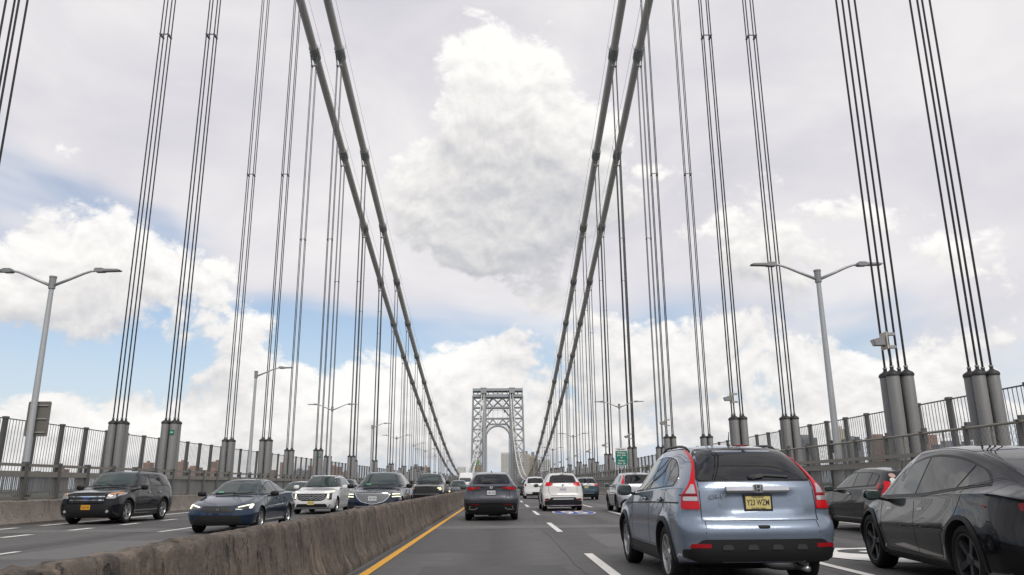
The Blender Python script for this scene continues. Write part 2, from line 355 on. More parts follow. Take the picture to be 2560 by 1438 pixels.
# black tar seams wandering beside the lane line
M_TAR = mat('tar_seam', (0.022, 0.022, 0.023), 0.5)
def seam(x0, ya, yb, amp, w, seed):
    b = MB(); n = int((yb - ya) / 0.35); vs = []; fs = []
    for i in range(n + 1):
        y = ya + (yb - ya) * i / n; x = x0 + amp * mnoise.noise((y * 0.35, seed, 0)) + 0.02 * mnoise.noise((y * 3.0, seed, 5))
        ww = w * (0.7 + 0.5 * mnoise.noise((y * 1.3, seed, 9))); vs += [(x - ww / 2, y, 0.005), (x + ww / 2, y, 0.005)]
    b._add(vs, [(2 * i, 2 * i + 1, 2 * i + 3, 2 * i + 2) for i in range(n)]); b.build('tar_seam', M_TAR, road)
seam(1.17, 8.0, 22.0, 0.12, 0.028, 1.0); seam(1.20, 24.0, 120.0, 0.10, 0.03, 2.0); seam(1.62, 24.2, 34.0, 0.06, 0.02, 3.0); seam(4.55, 6, 120, 0.1, 0.028, 4.0)
seam(-2.02, 2, 120, 0.03, 0.03, 5.0); seam(-9.75, 8, 90, 0.1, 0.028, 6.0); seam(-6.5, 8, 60, 0.1, 0.028, 7.0); seam(7.6, 8, 60, 0.1, 0.028, 8.0)
# old surface repairs
def _patch(c1, c2):
    def fn(t, o, p):
        P = geo_pos(t); n = t.noise(P, 3, 5, 0.65); g = t.noise(P, 70, 3, 0.7)
        t.put(p.inputs['Base Color'], t.mix(t.m('ADD', t.m('MULTIPLY', n, 0.5), t.m('MULTIPLY', g, 0.5)), (*c1, 1), (*c2, 1))); bump(t, p, g, 0.005, 0.6)
    return fn
M_PATCH_D = nmat('dark_asphalt_repair', _patch((0.030, 0.030, 0.031), (0.115, 0.112, 0.110)), rough=0.75); M_PATCH_L = nmat('pale_asphalt_repair', _patch((0.070, 0.069, 0.067), (0.190, 0.186, 0.180)), rough=0.85)
def rough_quad(x0, x1, ya, yb, m, seed):
    pts = []
    for i in range(14): pts.append((x0 + 0.03 * mnoise.noise((i * 0.9, seed, 1)), ya + (yb - ya) * i / 13))
    for i in range(14): pts.append((x1 + 0.03 * mnoise.noise((i * 0.9, seed, 4)), yb - (yb - ya) * i / 13))
    sheet('road_patch', pts, 0.0018, m)
for i, (x0, x1, ya, yb, m) in enumerate([(-1.15, 0.95, 9.0, 12.2, M_PATCH_D), (-1.75, -0.2, 14.6, 21.2, M_PATCH_D), (2.1, 4.4, 15.5, 19.4, M_PATCH_L), (-0.6, 1.1, 31.0, 38.5, M_PATCH_D), (5.2, 7.4, 18.5, 21.5, M_PATCH_D), (-9.0, -6.6, 14.0, 18.6, M_PATCH_L), (-12.1, -9.8, 24.5, 29.5, M_PATCH_D), (5.3, 7.6, 40, 47, M_PATCH_L), (1.9, 4.3, 45, 52, M_PATCH_D)]): rough_quad(x0, x1, ya, yb, m, i * 2.7)
# painted route shields
M_SH_BLUE = nmat('shield_blue_paint', _paintline((0.06, 0.10, 0.34), 0.10), rough=0.7); M_SH_RED = nmat('shield_red_paint', _paintline((0.42, 0.12, 0.12), 0.2), rough=0.7)
M_SH_GREY = mat('shield_dark_paint', (0.055, 0.055, 0.058), 0.75)
def shield_pts(cx, cy, w, l, k=1.0, n=48):
    out = []
    for i in range(n):
        t = 2 * math.pi * i / n; c, s = math.cos(t), math.sin(t)
        x = abs(c) ** 0.75 * (1 if c >= 0 else -1); y = abs(s) ** 0.85 * (1 if s >= 0 else -1)
        if s > 0: y *= 0.86 + 0.14 * abs(math.cos(t * 1.0)) ** 0.5
        else: x *= 1.0 - 0.25 * abs(s) ** 1.5
        out.append((cx + x * w / 2 * k, cy + y * l / 2 * k))
    return out
sheet('route_shield_border', shield_pts(3.17, 33.8, 1.80, 5.0), 0.010, M_WHITE_LINE)
sheet('route_shield_field', shield_pts(3.17, 33.75, 1.80, 5.0, 0.93), 0.014, M_SH_BLUE)
sheet('route_shield_band', [(2.48, 35.2), (3.86, 35.2), (3.80, 35.9), (3.55, 36.1), (3.17, 36.0), (2.79, 36.1), (2.54, 35.9)], 0.018, M_SH_RED)
t_ = text_mesh('95', 1.0, M_WHITE_LINE, 'route_number', road, 0.001, 0.02, 1.05); t_.location = (3.17, 33.3, 0.022); t_.scale = (1, 4.0, 1)
t_ = text_mesh('INTERSTATE', 0.2, M_WHITE_LINE, 'route_lettering', road, 0.001, 0.0, 1.1); t_.location = (3.17, 35.55, 0.022); t_.scale = (1, 3.0, 1)
sheet('route_shield_border', shield_pts(6.45, 13.3, 2.3, 2.9), 0.010, M_WHITE_LINE)
t_ = text_mesh('9', 1.3, M_SH_GREY, 'route_number', road, 0.001, 0.03, 1.15); t_.location = (6.45, 13.35, 0.014); t_.scale = (1, 1.75, 1)

# ------------------------------------------------------------------ concrete barriers
def barrier_segment(name, parent, prof, ya, yb, m, step, rough, seed):
    """prof: (x, z) outline seen along the road; worn edges by moving the skin a little"""
    n = max(1, int((yb - ya) / step)); b = MB(); k = len(prof); vs = []
    for i in range(n + 1):
        y = ya + (yb - ya) * i / n
        for j, (x, z) in enumerate(prof):
            a = rough * (0.35 if z < 0.5 else 1.0) * (0 if z < 0.01 else 1)
            e1 = mnoise.noise((x * 3 + seed, y * 1.9, z * 2.2)); e2 = mnoise.noise((x * 5, y * 8.0 + seed, z * 6))
            chip = min(0.0, mnoise.noise((y * 2.6, seed, z * 1.2)) + 0.28) * (2.2 if z > 0.62 else 0.5)
            end = 0.02 if (i in (0, n) and z > 0.3 and rough > 0.004) else 0.0
            dx = a * (0.9 * e1 + 0.7 * e2); dz = (a * (0.7 * e2 + 0.8 * chip) if z > 0.6 else 0.0)
            vs.append((x * (1 - end) + dx * 0.5, y, z + dz - end * 0.4))
    fs = [(i * k + j, i * k + (j + 1) % k, (i + 1) * k + (j + 1) % k, (i + 1) * k + j) for i in range(n) for j in range(k)]
    fs += [tuple(range(k)), tuple(n * k + q for q in range(k - 1, -1, -1))]
    b._add(vs, fs); return b.build(name, m, parent, smooth=True, angle=40)
def jersey(fine):
    h = [(0.325, 0.0), (0.32, 0.075), (0.28, 0.14), (0.235, 0.23), (0.205, 0.33), (0.185, 0.45), (0.165, 0.56), (0.145, 0.66), (0.13, 0.735), (0.115, 0.775), (0.085, 0.795), (0.03, 0.80)] if fine else [(0.325, 0), (0.32, 0.075), (0.205, 0.33), (0.13, 0.75), (0.10, 0.79)]
    return h + [(-x, z) for x, z in reversed(h)]
med = tag(empty('median_barrier', (XC + 0.03, 0, 0)), 'worn brown concrete median barrier between the two directions of traffic', 'barrier')
y = 7.6 - 8.55 * 3
i = 0
while y < 460:
    near = -2 < y < 60
    barrier_segment('concrete_segment', med, jersey(near), y + 0.035, y + 8.515, M_MEDIAN, 0.07 if near else 2.2, 0.055 if near else 0.012, i * 3.7)
    y += 8.55; i += 1
def parapet(side):
    h = [(-0.55, 0.0), (0.18, 0.0), (0.18, 0.79), (-0.16, 0.79), (-0.20, 0.76), (-0.27, 0.36), (-0.55, 0.08)]
    prof = [(p[0] * side, p[1]) for p in h]
    t = tag(empty('roadside_parapet', (XC + side * 14.05, 0, 0)), 'low tan concrete parapet along the ' + ('oncoming lanes beside the black SUV' if side < 0 else 'right-hand lane under the tall railing'), 'parapet')
    y = -20.0; i = 0
    while y < 420:
        barrier_segment('concrete_segment', t, prof, y + 0.008, y + 6.09, M_PARAPET, 0.6 if y < 70 else 3, 0.004, i * 2.3 + side); y += 6.1; i += 1
parapet(-1); parapet(1)

# ------------------------------------------------------------------ sidewalk railings on the parapets
def railing(side, name, label):
    x = XC + side * 14.75; t = tag(empty(name, (x, 0, 0)), label, 'railing')
    ztop = 2.07 if side < 0 else 2.52
    ya, yb = -15.0, 520.0
    b = MB().box(-0.05, 0.05, ya, yb, ztop - 0.10, ztop) if side < 0 else MB().tube([(0, ya, ztop), (0, yb, ztop)], 0.035, 8)
    b.build('top_rail', M_RAIL, t)
    MB().box(-0.06, 0.06, ya, yb, 1.60, 1.80).build('middle_rail', M_RAIL, t)
    if side > 0: MB().box(-0.16, -0.06, ya, yb, 1.87, 1.98).build('middle_rail', M_RAIL, t)
    MB().box(-0.05, 0.05, ya, yb, 0.80, 0.90).build('bottom_rail', M_RAIL, t)
    # one post, shared by all
    p = MB().box(-0.085, 0.085, -0.085, 0.085, 0.0, ztop - 0.02); p.box(-0.10, 0.10, -0.10, 0.10, ztop - 0.02, ztop + 0.06)
    if side > 0:
        p = MB().box(-0.055, 0.055, -0.05, 0.05, 0.0, ztop - 0.03); p.box(0.02, 0.14, -0.06, 0.06, ztop - 0.3, ztop + 0.16); p.box(-0.06, 0.12, -0.08, 0.08, ztop + 0.03, ztop + 0.06)
    pm = None; thin = None; y = -14.0; k = 0
    while y < 520 and k < 250:
        if pm is None: o = p.build('post', M_FENCE, t); pm = o.data
        else: o = link('post', pm, t)
        o.location.y = y
        if side > 0 and y < 120:
            if thin is None: q = MB().tube([(0, 0, 0.8), (0, 0, ztop)], 0.03, 6).build('stay', M_RAIL, t); thin = q.data
            else: q = link('stay', thin, t)
            q.location.y = y + 1.06
        y += 2.13; k += 1
    # vertical bars: far too many and thin to count
    b = MB(); y = -14.0
    while y < 330:
        b.box(-0.012, 0.012, y - 0.016, y + 0.016, 0.88, 1.62); y += 0.105
    o = b.build('balusters', M_BAR, t, fix=False); o['kind'] = 'stuff'
    if side > 0:      # woven wire above the beam: slanting wires
        b = MB(); y = -14.0
        while y < 60:
            b.beam((0.03, y, 1.72), (0.03, y + 0.62, ztop), 0.005, 0.005); b.beam((0.035, y + 0.62, 1.72), (0.035, y, ztop), 0.005, 0.005); y += 0.14
        o = b.build('wire_mesh', M_BAR, t, fix=False); o['kind'] = 'stuff'
    return t
railing(-1, 'roadside_railing', 'taupe steel railing with box rails behind the oncoming lanes')
railing(1, 'roadside_railing', 'tall taupe steel railing with wire mesh beside the right-hand lane')

# ------------------------------------------------------------------ outer sidewalk fences
def fence(side, label):
    x = XC + side * 21.3; t = tag(empty('perimeter_fence', (x, 0, 0)), label, 'fence')
    lean = -side * 0.02; top = 4.47; ya, yb = -20.0, 640.0
    def off(z): return lean * z
    MB().tube([(off(top), ya, top), (off(top), yb, top)], 0.030, 6).build('top_rail', M_FENCE, t)
    MB().beam((off(1.0), ya, 1.0), (off(1.0), yb, 1.0), 0.08).build('bottom_rail', M_FENCE, t)
    p = MB(); p._add([(off(z) + sx * 0.075, sy * w, z) for z, w in ((0, 0.17), (top + 0.05, 0.12)) for sx, sy in ((-1, -1), (1, -1), (1, 1), (-1, 1))],
                     [(0, 3, 2, 1), (4, 5, 6, 7), (0, 1, 5, 4), (1, 2, 6, 5), (2, 3, 7, 6), (3, 0, 4, 7)])
    p.box(off(top) - 0.10, off(top) + 0.10, -0.13, 0.13, top - 0.02, top + 0.09)
    pm = None; y = (39.64 if side < 0 else 26.6) - 2.44 * 19
    while y < 640:
        if pm is None: o = p.build('post', M_FENCE, t); pm = o.data
        else: o = link('post', pm, t)
        o.location.y = y; y += 2.44
    b = MB(); y = (39.64 if side < 0 else 26.6) - 2.44 * 19 + 0.122
    while y < 260:
        b.beam((off(1.0), y, 1.0), (off(top), y, top), 0.012, 0.036, up=(0, 1, 0)); y += 0.244
    o = b.build('pickets', M_BAR, t, fix=False); o['kind'] = 'stuff'
fence(-1, 'tall grey picket fence on the outer edge behind the oncoming traffic')
fence(1, 'tall grey picket fence on the outer edge at the far right')

# ------------------------------------------------------------------ main cables with bands and hand ropes
CABX = {'in': 16.41, 'out': 19.42}
for side in (-1, 1):
    for io in ('in', 'out'):
        x = XC + side * CABX[io]
        t = tag(empty('main_cable', (x, 0, 0)), 'thick grey suspension cable, %s of the %s pair' % ('inner' if io == 'in' else 'outer', 'left' if side < 0 else 'right'), 'cable', 'main suspension cables')
        pts = [(0, y, cable_z(y)) for y in np.arange(-105, TOWER_Y + 1, 6.0)] + [(0, TOWER_Y, cable_z(TOWER_Y))]
        MB().tube(pts, 0.46, 20).build('cable', M_CABLE, t, smooth=True)
        for s2 in (-1, 1):
            MB().tube([(s2 * 0.62, q[1], q[2] + 1.15) for q in pts], 0.016, 4).build('hand_rope', M_ROPE, t)
        for k in range(-6, 51):
            y = P0Y + PAN * k; dy = 0.9
            a = Vector((0, y - dy, cable_z(y - dy))); c = Vector((0, y + dy, cable_z(y + dy)))
            b = MB(); u = (c - a).normalized()
            for f0_, f1_, r in ((-0.85, 0.85, 0.510), (-0.92, -0.80, 0.55), (0.80, 0.92, 0.55), (-0.38, -0.30, 0.54), (0.30, 0.38, 0.54)):
                m_ = (a + c) / 2; b.tube([m_ + u * f0_, m_ + u * f1_], r, 16)
            nrm = Vector((0, -u.z, u.y))
            for q in (-0.6, -0.2, 0.2, 0.6):          # clamp bolts along both flanges
                for s2 in (-1, 1): b.beam(m_ + u * q + Vector((s2 * 0.56, 0, 0)) - nrm * 0.2, m_ + u * q + Vector((s2 * 0.56, 0, 0)) + nrm * 0.2, 0.07)
            for s2 in (-1, 1): b.beam(m_ + Vector((s2 * 0.5, 0, 0.2)), m_ + Vector((s2 * 0.62, 0, 1.2)), 0.04)
            b.build('cable_band', M_BAND, t, smooth=True, angle=40)

# ------------------------------------------------------------------ suspenders: four wire ropes in four steel sleeves
SLV = {}
_ONE = ['', 'first', 'second', 'third', 'fourth', 'fifth', 'sixth', 'seventh', 'eighth', 'ninth', 'tenth', 'eleventh', 'twelfth', 'thirteenth', 'fourteenth', 'fifteenth', 'sixteenth', 'seventeenth', 'eighteenth', 'nineteenth']
def ordinal(n):
    if n < 20: return _ONE[n]
    t, r = divmod(n, 10); return ['', '', 'twentieth', 'thirtieth', 'fortieth', 'fiftieth'][t] if r == 0 else ['', '', 'twenty', 'thirty', 'forty', 'fifty'][t] + '-' + _ONE[r]
M_GREEN = mat('green_sign_sheet', (0.0, 0.17, 0.115), 0.45); M_WHITE = mat('white_sign_paint', (0.72, 0.72, 0.70), 0.5)
def suspender(side, io, k):
    x = XC + side * CABX[io]; y = P0Y + PAN * k; zc = cable_z(y); ztop = min(4.95, zc - 1.6)
    t = empty('suspender', (x, y, 0)); grp = 'suspender rope sets under the main cables'
    sd, pr = ('left' if side < 0 else 'right'), ('inner' if io == 'in' else 'outer')
    if k < 0: lab = 'dark wire ropes in steel sleeves, %s %s row, %s behind the camera' % (sd, pr, ordinal(-k))
    elif k < 44: lab = 'dark wire ropes in grey sleeves under the %s %s cable, %s from the camera' % (sd, pr, ordinal(k + 1))
    else: lab = 'dark wire ropes under the %s %s cable, %s before the far tower' % (sd, pr, ordinal(51 - k))
    tag(t, lab, 'suspender', grp)
    det = k < 14
    offs = [(-0.25, -0.235), (0.25, -0.235), (-0.25, 0.235), (0.25, 0.235)]
    rn = 8 if k < 5 else 5
    zb = max(ztop + 0.4, zc - 1.75)
    def rope(ox, oy): return [(ox, oy, ztop), (ox, oy, zb), (math.copysign(0.5, ox), oy * 0.9, zc - 0.15), (math.copysign(0.48, ox), oy * 0.9, zc + 0.2)]
    if det:
        for ox, oy in offs:
            MB().tube(rope(ox, oy), 0.040, rn).build('rope', M_ROPE, t, smooth=True)
            if 's' not in SLV:
                s_ = MB().lathe([(0.0, 0), (0.212, 0), (0.212, 4.72), (0.20, 4.74), (0.0, 4.74)], n=20).build('sleeve', M_SLEEVE, t, smooth=True, angle=35); SLV['s'] = s_.data
                c_ = MB().lathe([(0.0, 0), (0.235, 0), (0.24, 0.07), (0.20, 0.13), (0.10, 0.19), (0.062, 0.23), (0.062, 0.36), (0.0, 0.36)], n=16).build('cap', M_CAP, t, smooth=True, angle=40); SLV['c'] = c_.data
                r_ = MB().lathe([(0.056, 0.31), (0.075, 0.31), (0.075, 0.345), (0.056, 0.345)], n=10, close=True).build('collar', M_LAMP, t); SLV['r'] = r_.data
            else: s_ = link('sleeve', SLV['s'], t); c_ = link('cap', SLV['c'], t); r_ = link('collar', SLV['r'], t)
            s_.location = (ox * 1.0, oy * 1.0, ztop - 4.95); c_.location = (ox, oy, ztop - 0.22); r_.location = (ox, oy, ztop - 0.22)
        MB().tube([(-0.36, 0, zb), (0.36, 0, zb)], 0.10, 8).tube([(-0.25, -0.3, zb), (-0.25, 0.3, zb)], 0.09, 8).tube([(0.25, -0.3, zb), (0.25, 0.3, zb)], 0.09, 8).build('clamp', M_BAND, t, smooth=True, angle=40)
        sp = 30.0 if k in (0, 1) else 27.9
        if zc > sp + 6 and k >= 0:
            b = MB()
            for ox in (-0.25, 0.25): b.box(ox - 0.05, ox + 0.05, -0.29, 0.29, sp - 0.06, sp + 0.06)
            b.box(-0.28, 0.28, -0.26, -0.20, sp - 0.025, sp + 0.025).build('spacer_clamp', M_ROPE, t)
        MB().box(-0.03, 0.03, -0.06, 0.06, 0.0, 4.2).build('rib', M_FENCE, t)
        if side < 0 and io == 'in' and k in (1, 3):
            s_ = MB().box(0.12, 0.38, -0.475, -0.462, 4.1, 4.36).build('green_marker', M_GREEN, t)
            MB().box(0.18, 0.32, -0.482, -0.476, 4.2, 4.25).build('marker_arrow', M_WHITE, s_)
    else:
        b = MB()
        for ox, oy in offs:
            b.tube(rope(ox, oy), 0.042, 4); b.tube([(ox, oy, max(0.0, ztop - 4.95)), (ox, oy, ztop)], 0.22, 7, mi=1); b.tube([(ox, oy, ztop), (ox, oy, ztop + 0.15)], [0.22, 0.07], 6, mi=2)
        b.build('ropes_and_sleeves', [M_ROPE, M_SLEEVE, M_CAP], t, smooth=True, angle=50)
for side in (-1, 1):
    for io in ('in', 'out'):
        for k in range(-5, 51): suspender(side, io, k)

# ------------------------------------------------------------------ floodlights strapped to the right inner suspenders
M_FL_GLASS = mat('floodlight_glass', (0.55, 0.53, 0.48), 0.2)
for k in range(0, 11):
    t = empty('floodlight', (XC + CABX['in'] - 0.33, P0Y + PAN * k - 0.16, 5.97 if k < 8 else 5.9))
    tag(t, 'small floodlight with cream back plate on the %s right inner suspender from the camera' % ordinal(k + 1), 'floodlight', 'floodlights on the right inner suspenders')
    MB().box(-0.04, 0.0, -0.24, 0.22, -0.30, 0.30).build('back_plate', M_CREAM, t)
    b = MB(); b._add([(-0.06, -0.17, -0.15), (-0.06, 0.17, -0.15), (-0.06, 0.17, 0.15), (-0.06, -0.17, 0.15), (-0.38, -0.13, -0.16), (-0.38, 0.13, -0.16), (-0.46, 0.13, 0.05), (-0.46, -0.13, 0.05)],
                     [(0, 1, 2, 3), (7, 6, 5, 4), (0, 4, 5, 1), (1, 5, 6, 2), (2, 6, 7, 3), (3, 7, 4, 0)])
    b.build('lamp_housing', M_HEAD, t); MB().beam((-0.392, 0, -0.15), (-0.468, 0, 0.045), 0.20, 0.012, up=(1, 0, 0)).build('lamp_glass', M_FL_GLASS, t)
    for z in (-0.22, 0.24): MB().box(0.0, 0.34, -0.12, 0.02, z - 0.05, z + 0.05).build('strap', M_BAND, t)
    MB().tube([(0.06, 0.0, -0.22), (0.10, 0.02, -0.6), (0.06, 0.0, -1.0)], 0.015, 5).build('cable', M_CAP, t)

# ------------------------------------------------------------------ street lamps
def lamp(side, y, double, label):
    x = XC + side * 14.95; t = tag(empty('street_lamp', (x, y, 0)), label, 'street lamp', 'street lamps along the bridge')
    MB().tube([(0, 0, 1.05), (0, 0, 9.05)], [0.135, 0.085], 14).build('pole', M_LAMP, t, smooth=True, angle=40)
    MB().box(-0.17, 0.17, -0.17, 0.17, 0.0, 0.95).box(-0.24, 0.24, -0.24, 0.24, 0.95, 1.0).build('pedestal', M_PARAPET, t)
    MB().tube([(0, 0, 1.0), (0, 0, 1.22)], 0.15, 14).build('base_flange', M_RAIL, t)
    MB().tube([(0, 0, 8.72), (0, 0, 9.16)], 0.125, 12).tube([(0, 0, 9.16), (0, 0, 9.22)], 0.14, 12).build('crown', M_HEAD, t, smooth=True, angle=40)
    for s2 in ((-1, 1) if double else (-side,)):
        MB().tube([(s2 * q, 0, z) for q, z in ((0.08, 8.86), (0.7, 9.12), (1.15, 9.32), (1.42, 9.415), (1.62, 9.44))], [0.062, 0.055, 0.05, 0.045, 0.042], 10).build('arm', M_LAMP, t, smooth=True)
        h = MB(); pr = [(1.60, -0.05), (1.66, -0.075), (1.92, -0.07), (2.0, -0.045), (2.56, -0.03), (2.60, 0.0), (2.50, 0.035), (2.0, 0.045), (1.90, 0.085), (1.66, 0.085), (1.60, 0.05)]
        h.prism([(s2 * a, 9.45 + b) for a, b in pr], -0.13, 0.13, 'y'); h.build('lamp_head', M_HEAD, t)
    return t
names = ['nearest', 'second', 'third', 'fourth', 'fifth', 'sixth', 'seventh', 'eighth', 'ninth', 'tenth']
left_lamps = []
for k in range(10):
    dbl = k % 2 == 0
    lab = 'two-armed grey street lamp on the left with a sign back' if k == 0 else '%s grey street lamp, %s nearest along the left railing' % ('two-armed' if dbl else 'one-armed', names[k])
    left_lamps.append(lamp(-1, 28.9 + 25.6 * k, dbl, lab))
for k in range(6):
    lab = ['nearest two-armed grey street lamp on the right, beside the twin suspenders', 'two-armed grey street lamp carrying the green road sign'][k] if k < 2 else 'two-armed grey street lamp, %s along the right railing' % names[k]
    lamp(1, 28.4 + 50.9 * k, True, lab)
# back of a sign on the first left lamp
M_SIGNBACK = nmat('bare_sign_back', _steel((0.125, 0.118, 0.105), (0.175, 0.168, 0.150), 3), rough=0.7)
def rrect(w, h, r, n=5):
    out = []
    for cx, cz, a0 in ((w / 2 - r, h / 2 - r, 0), (-w / 2 + r, h / 2 - r, 90), (-w / 2 + r, -h / 2 + r, 180), (w / 2 - r, -h / 2 + r, 270)):
        for i in range(n + 1):
            a = R_(a0 + 90 * i / n); out.append((cx + r * math.cos(a), cz + r * math.sin(a)))
    return out
t = tag(empty('road_sign', (XC - 14.95 + 0.10, 28.9 + 0.19, 3.72)), 'plain brown back of a road sign strapped to the left street lamp', 'sign')
MB().prism(rrect(0.86, 1.30, 0.06), 0.0, 0.012, 'y').build('panel', M_SIGNBACK, t)
for z in (-0.5, 0.0, 0.5): MB().box(-0.34, 0.34, -0.045, -0.003, z - 0.02, z + 0.02).build('bracket', M_BAND, t)
# green guide sign on the second right lamp
t = tag(empty('guide_sign', (XC + 14.95 - 0.02, 28.4 + 50.9 - 0.2, 3.86)), 'green guide sign with white lettering under a white strip, fixed to a lamp post', 'sign')
MB().prism(rrect(1.24, 1.72, 0.05), 0.0, 0.02, 'y').build('panel', M_WHITE, t)
MB().prism(rrect(1.20, 1.38, 0.05), -0.006, -0.001, 'y').build('green_field', M_GREEN, t).location.z = -0.15
M_INK = mat('black_sign_ink', (0.03, 0.03, 0.03), 0.6)
for s_, z, sz, wd, mm in (('CARS ONLY', 0.70, 0.2, 0.9, M_INK), ('Manhattan', 0.36, 0.22, 0.88, M_WHITE), ('East  Side', 0.12, 0.22, 0.86, M_WHITE), ('VIA', -0.13, 0.19, 0.24, M_WHITE), ('Harlem', -0.42, 0.22, 0.64, M_WHITE), ('River  Dr', -0.68, 0.22, 0.80, M_WHITE)):
    o = text_mesh(s_, sz, mm, 'lettering', t, 0.002, 0.004, wd); o.location = (0, -0.012, z); o.rotation_euler = (R_(90), 0, 0)

# ------------------------------------------------------------------ far tower
tw = tag(empty('bridge_tower', (XC + 0.6, TOWER_Y, 0)), 'tall open steel lattice bridge tower with an arch over the roadway', 'tower')
def colx_out(z): return 34.2 - 3.4 * max(0, z + 60) / 178.0 * 1.0
DEPTH = (0.0, 13.0)
def part(name, a, b, w, h=None):
    # each member is its own part; two planes of steel, front and rear
    for yy in DEPTH:
        MB().beam((a[0], yy, a[1]), (b[0], yy, b[1]), w, h or w, up=(0, 1, 0)).build(name, M_TOWER, tw)
for s in (-1, 1):
    part('column', (s * 34.3, -66), (s * 31.2, 110), 1.9, 3.0); part('column', (s * 17.2, -66), (s * 15.6, 110), 2.6, 3.0); part('column', (s * 20.2, -66), (s * 18.4, 110), 1.3, 2.0)
    zs = [-20.0, -4.0, 9.5, 24.5, 39.7, 54.3, 68.2, 81.6, 95.2, 108.0]
    def xo(z): return 34.3 - 3.1 * (z + 66) / 176
    def xi(z): return 20.0 - 1.8 * (z + 66) / 176
    for z in zs: part('strut', (s * xo(z), z), (s * xi(z), z), 1.15, 1.2)
    for za, zb in zip(zs[:-1], zs[1:]):
        part('diagonal_brace', (s * xo(za), za), (s * xi(zb), zb), 0.85, 0.8); part('diagonal_brace', (s * xi(za), za), (s * xo(zb), zb), 0.85, 0.8)
        zm = (za + zb) / 2; xm = (xo(zm) + xi(zm)) / 2
        for yy in DEPTH: MB().prism([(s * xm - 1.5, zm), (s * xm, zm - 1.5), (s * xm + 1.5, zm), (s * xm, zm + 1.5)], yy - 0.5, yy + 0.5, 'y').build('gusset', M_TOWER, tw)
    for z in zs[::2]:                                    # ties between the front and rear planes
        for xq in (xo(z), xi(z)): MB().beam((s * xq, 0, z), (s * xq, 13.0, z), 0.8).build('cross_tie', M_TOWER, tw)
    MB().tube([(s * 13.6, -3.0, -3), (s * 13.9, -3.0, 62)], 0.45, 8).build('elevator_guide', M_TOWER, tw)
# portal truss between the legs
part('strut', (-18.4, 108.5), (18.4, 108.5), 2.6, 2.4); part('strut', (-15.6, 95.2), (15.6, 95.2), 1.7, 1.6); part('strut', (-15.6, 81.6), (15.6, 81.6), 1.3, 1.2); part('strut', (-12.5, 74.6), (12.5, 74.6), 1.1, 1.1)
nod = [-15.6, -6.2, 0.0, 6.2, 15.6]
for (xa, za), (xb, zb) in (((-15.6, 96), (-6.2, 107.5)), ((-6.2, 107.5), (-11, 103)), ((-15.6, 107.5), (-6.2, 96)), ((-6.2, 96), (0, 101.8)), ((-6.2, 107.5), (0, 101.8)), ((0, 101.8), (6.2, 96)), ((0, 101.8), (6.2, 107.5)), ((6.2, 96), (15.6, 107.5)), ((6.2, 107.5), (15.6, 96)),
        ((-15.6, 83.5), (-6.6, 94.5)), ((15.6, 83.5), (6.6, 94.5)), ((-15.6, 69), (-6.2, 81)), ((15.6, 69), (6.2, 81)), ((-15.6, 80.5), (-9, 74)), ((15.6, 80.5), (9, 74)), ((-6.2, 81), (-1.5, 74.6)), ((6.2, 81), (1.5, 74.6)), ((-15.6, 67.5), (-12, 74.6)), ((15.6, 67.5), (12, 74.6))):
    part('diagonal_brace', (xa, za), (xb, zb), 0.95, 0.8)
for x in (-12, -6.2, 0, 6.2, 12): part('hanger_rod', (x, 74), (x, 108), 0.32, 0.3)
n = 26; prev = None                                      # the arch rib under the portal
for yy in DEPTH:
    b = MB(); vs = []
    for i in range(n + 1):
        a = math.pi * i / n; c_, s_ = math.cos(a), math.sin(a)
        for r, e in ((0.0, -1), (1.3, -1), (1.3, 1), (0.0, 1)): vs.append(((14.3 + r) * c_, yy + e * 0.9, 57.5 + (14.3 + r) * s_))
    b._add(vs, [(4 * i + j, 4 * i + (j + 1) % 4, 4 * (i + 1) + (j + 1) % 4, 4 * (i + 1) + j) for i in range(n) for j in range(4)]); b.build('arch_rib', M_TOWER, tw)
for i in range(1, n):
    a = math.pi * i / n
    if 0.2 < a < math.pi - 0.2: part('spandrel_post', (15.5 * math.cos(a), 57.5 + 15.5 * math.sin(a)), (15.5 * math.cos(a), 74.6 if abs(15.5 * math.cos(a)) < 12.5 else 72.0), 0.28)
# crown of the tower
MB().box(-31.6, 31.6, -3.5, 16.5, 115.4, 118.7).build('top_beam', M_TOWER, tw); MB().box(-31.4, 31.4, -2.5, 15.5, 107.8, 111.3).build('top_beam', M_TOWER, tw)
for x in (-31, -25.5, -19.8, -18, -14.8, -12, -6, 0, 6, 12, 14.8, 18, 19.8, 25.5, 31):
    for yy in DEPTH: MB().box(x - 0.55, x + 0.55, yy - 1.2, yy + 1.2, 111.2, 115.5).build('crown_post', M_TOWER, tw)
for s in (-1, 1): MB().box(s * 17.9 - 3.6, s * 17.9 + 3.6, -6.5, 18, 112.4, 116.8).build('saddle_housing', M_TOWER, tw); MB().box(s * 17.9 - 3.9, s * 17.9 + 3.9, -4, 17, 118.7, 119.5).build('saddle_roof', M_TOWER, tw)
for x in (-31.4, 31.4, -20.5): MB().tube([(x, 0, 118.6), (x, 0, 121.5)], 0.12, 5).build('mast', M_TOWER, tw)
MB().box(-14, 14, -1.0, -0.6, 91.5, 91.9).box(-6, 6, -1.2, -0.4, 111.9, 112.4).box(7.5, 9.0, -1.3, -0.3, 88.5, 92).build('maintenance_gantry', M_FENCE, tw)
for s in (-1, 1): MB().box(s * 15.0 - 0.3, s * 15.0 + 0.3, 0, 13, -2, 62).build('leg_lining', M_TOWER, tw)

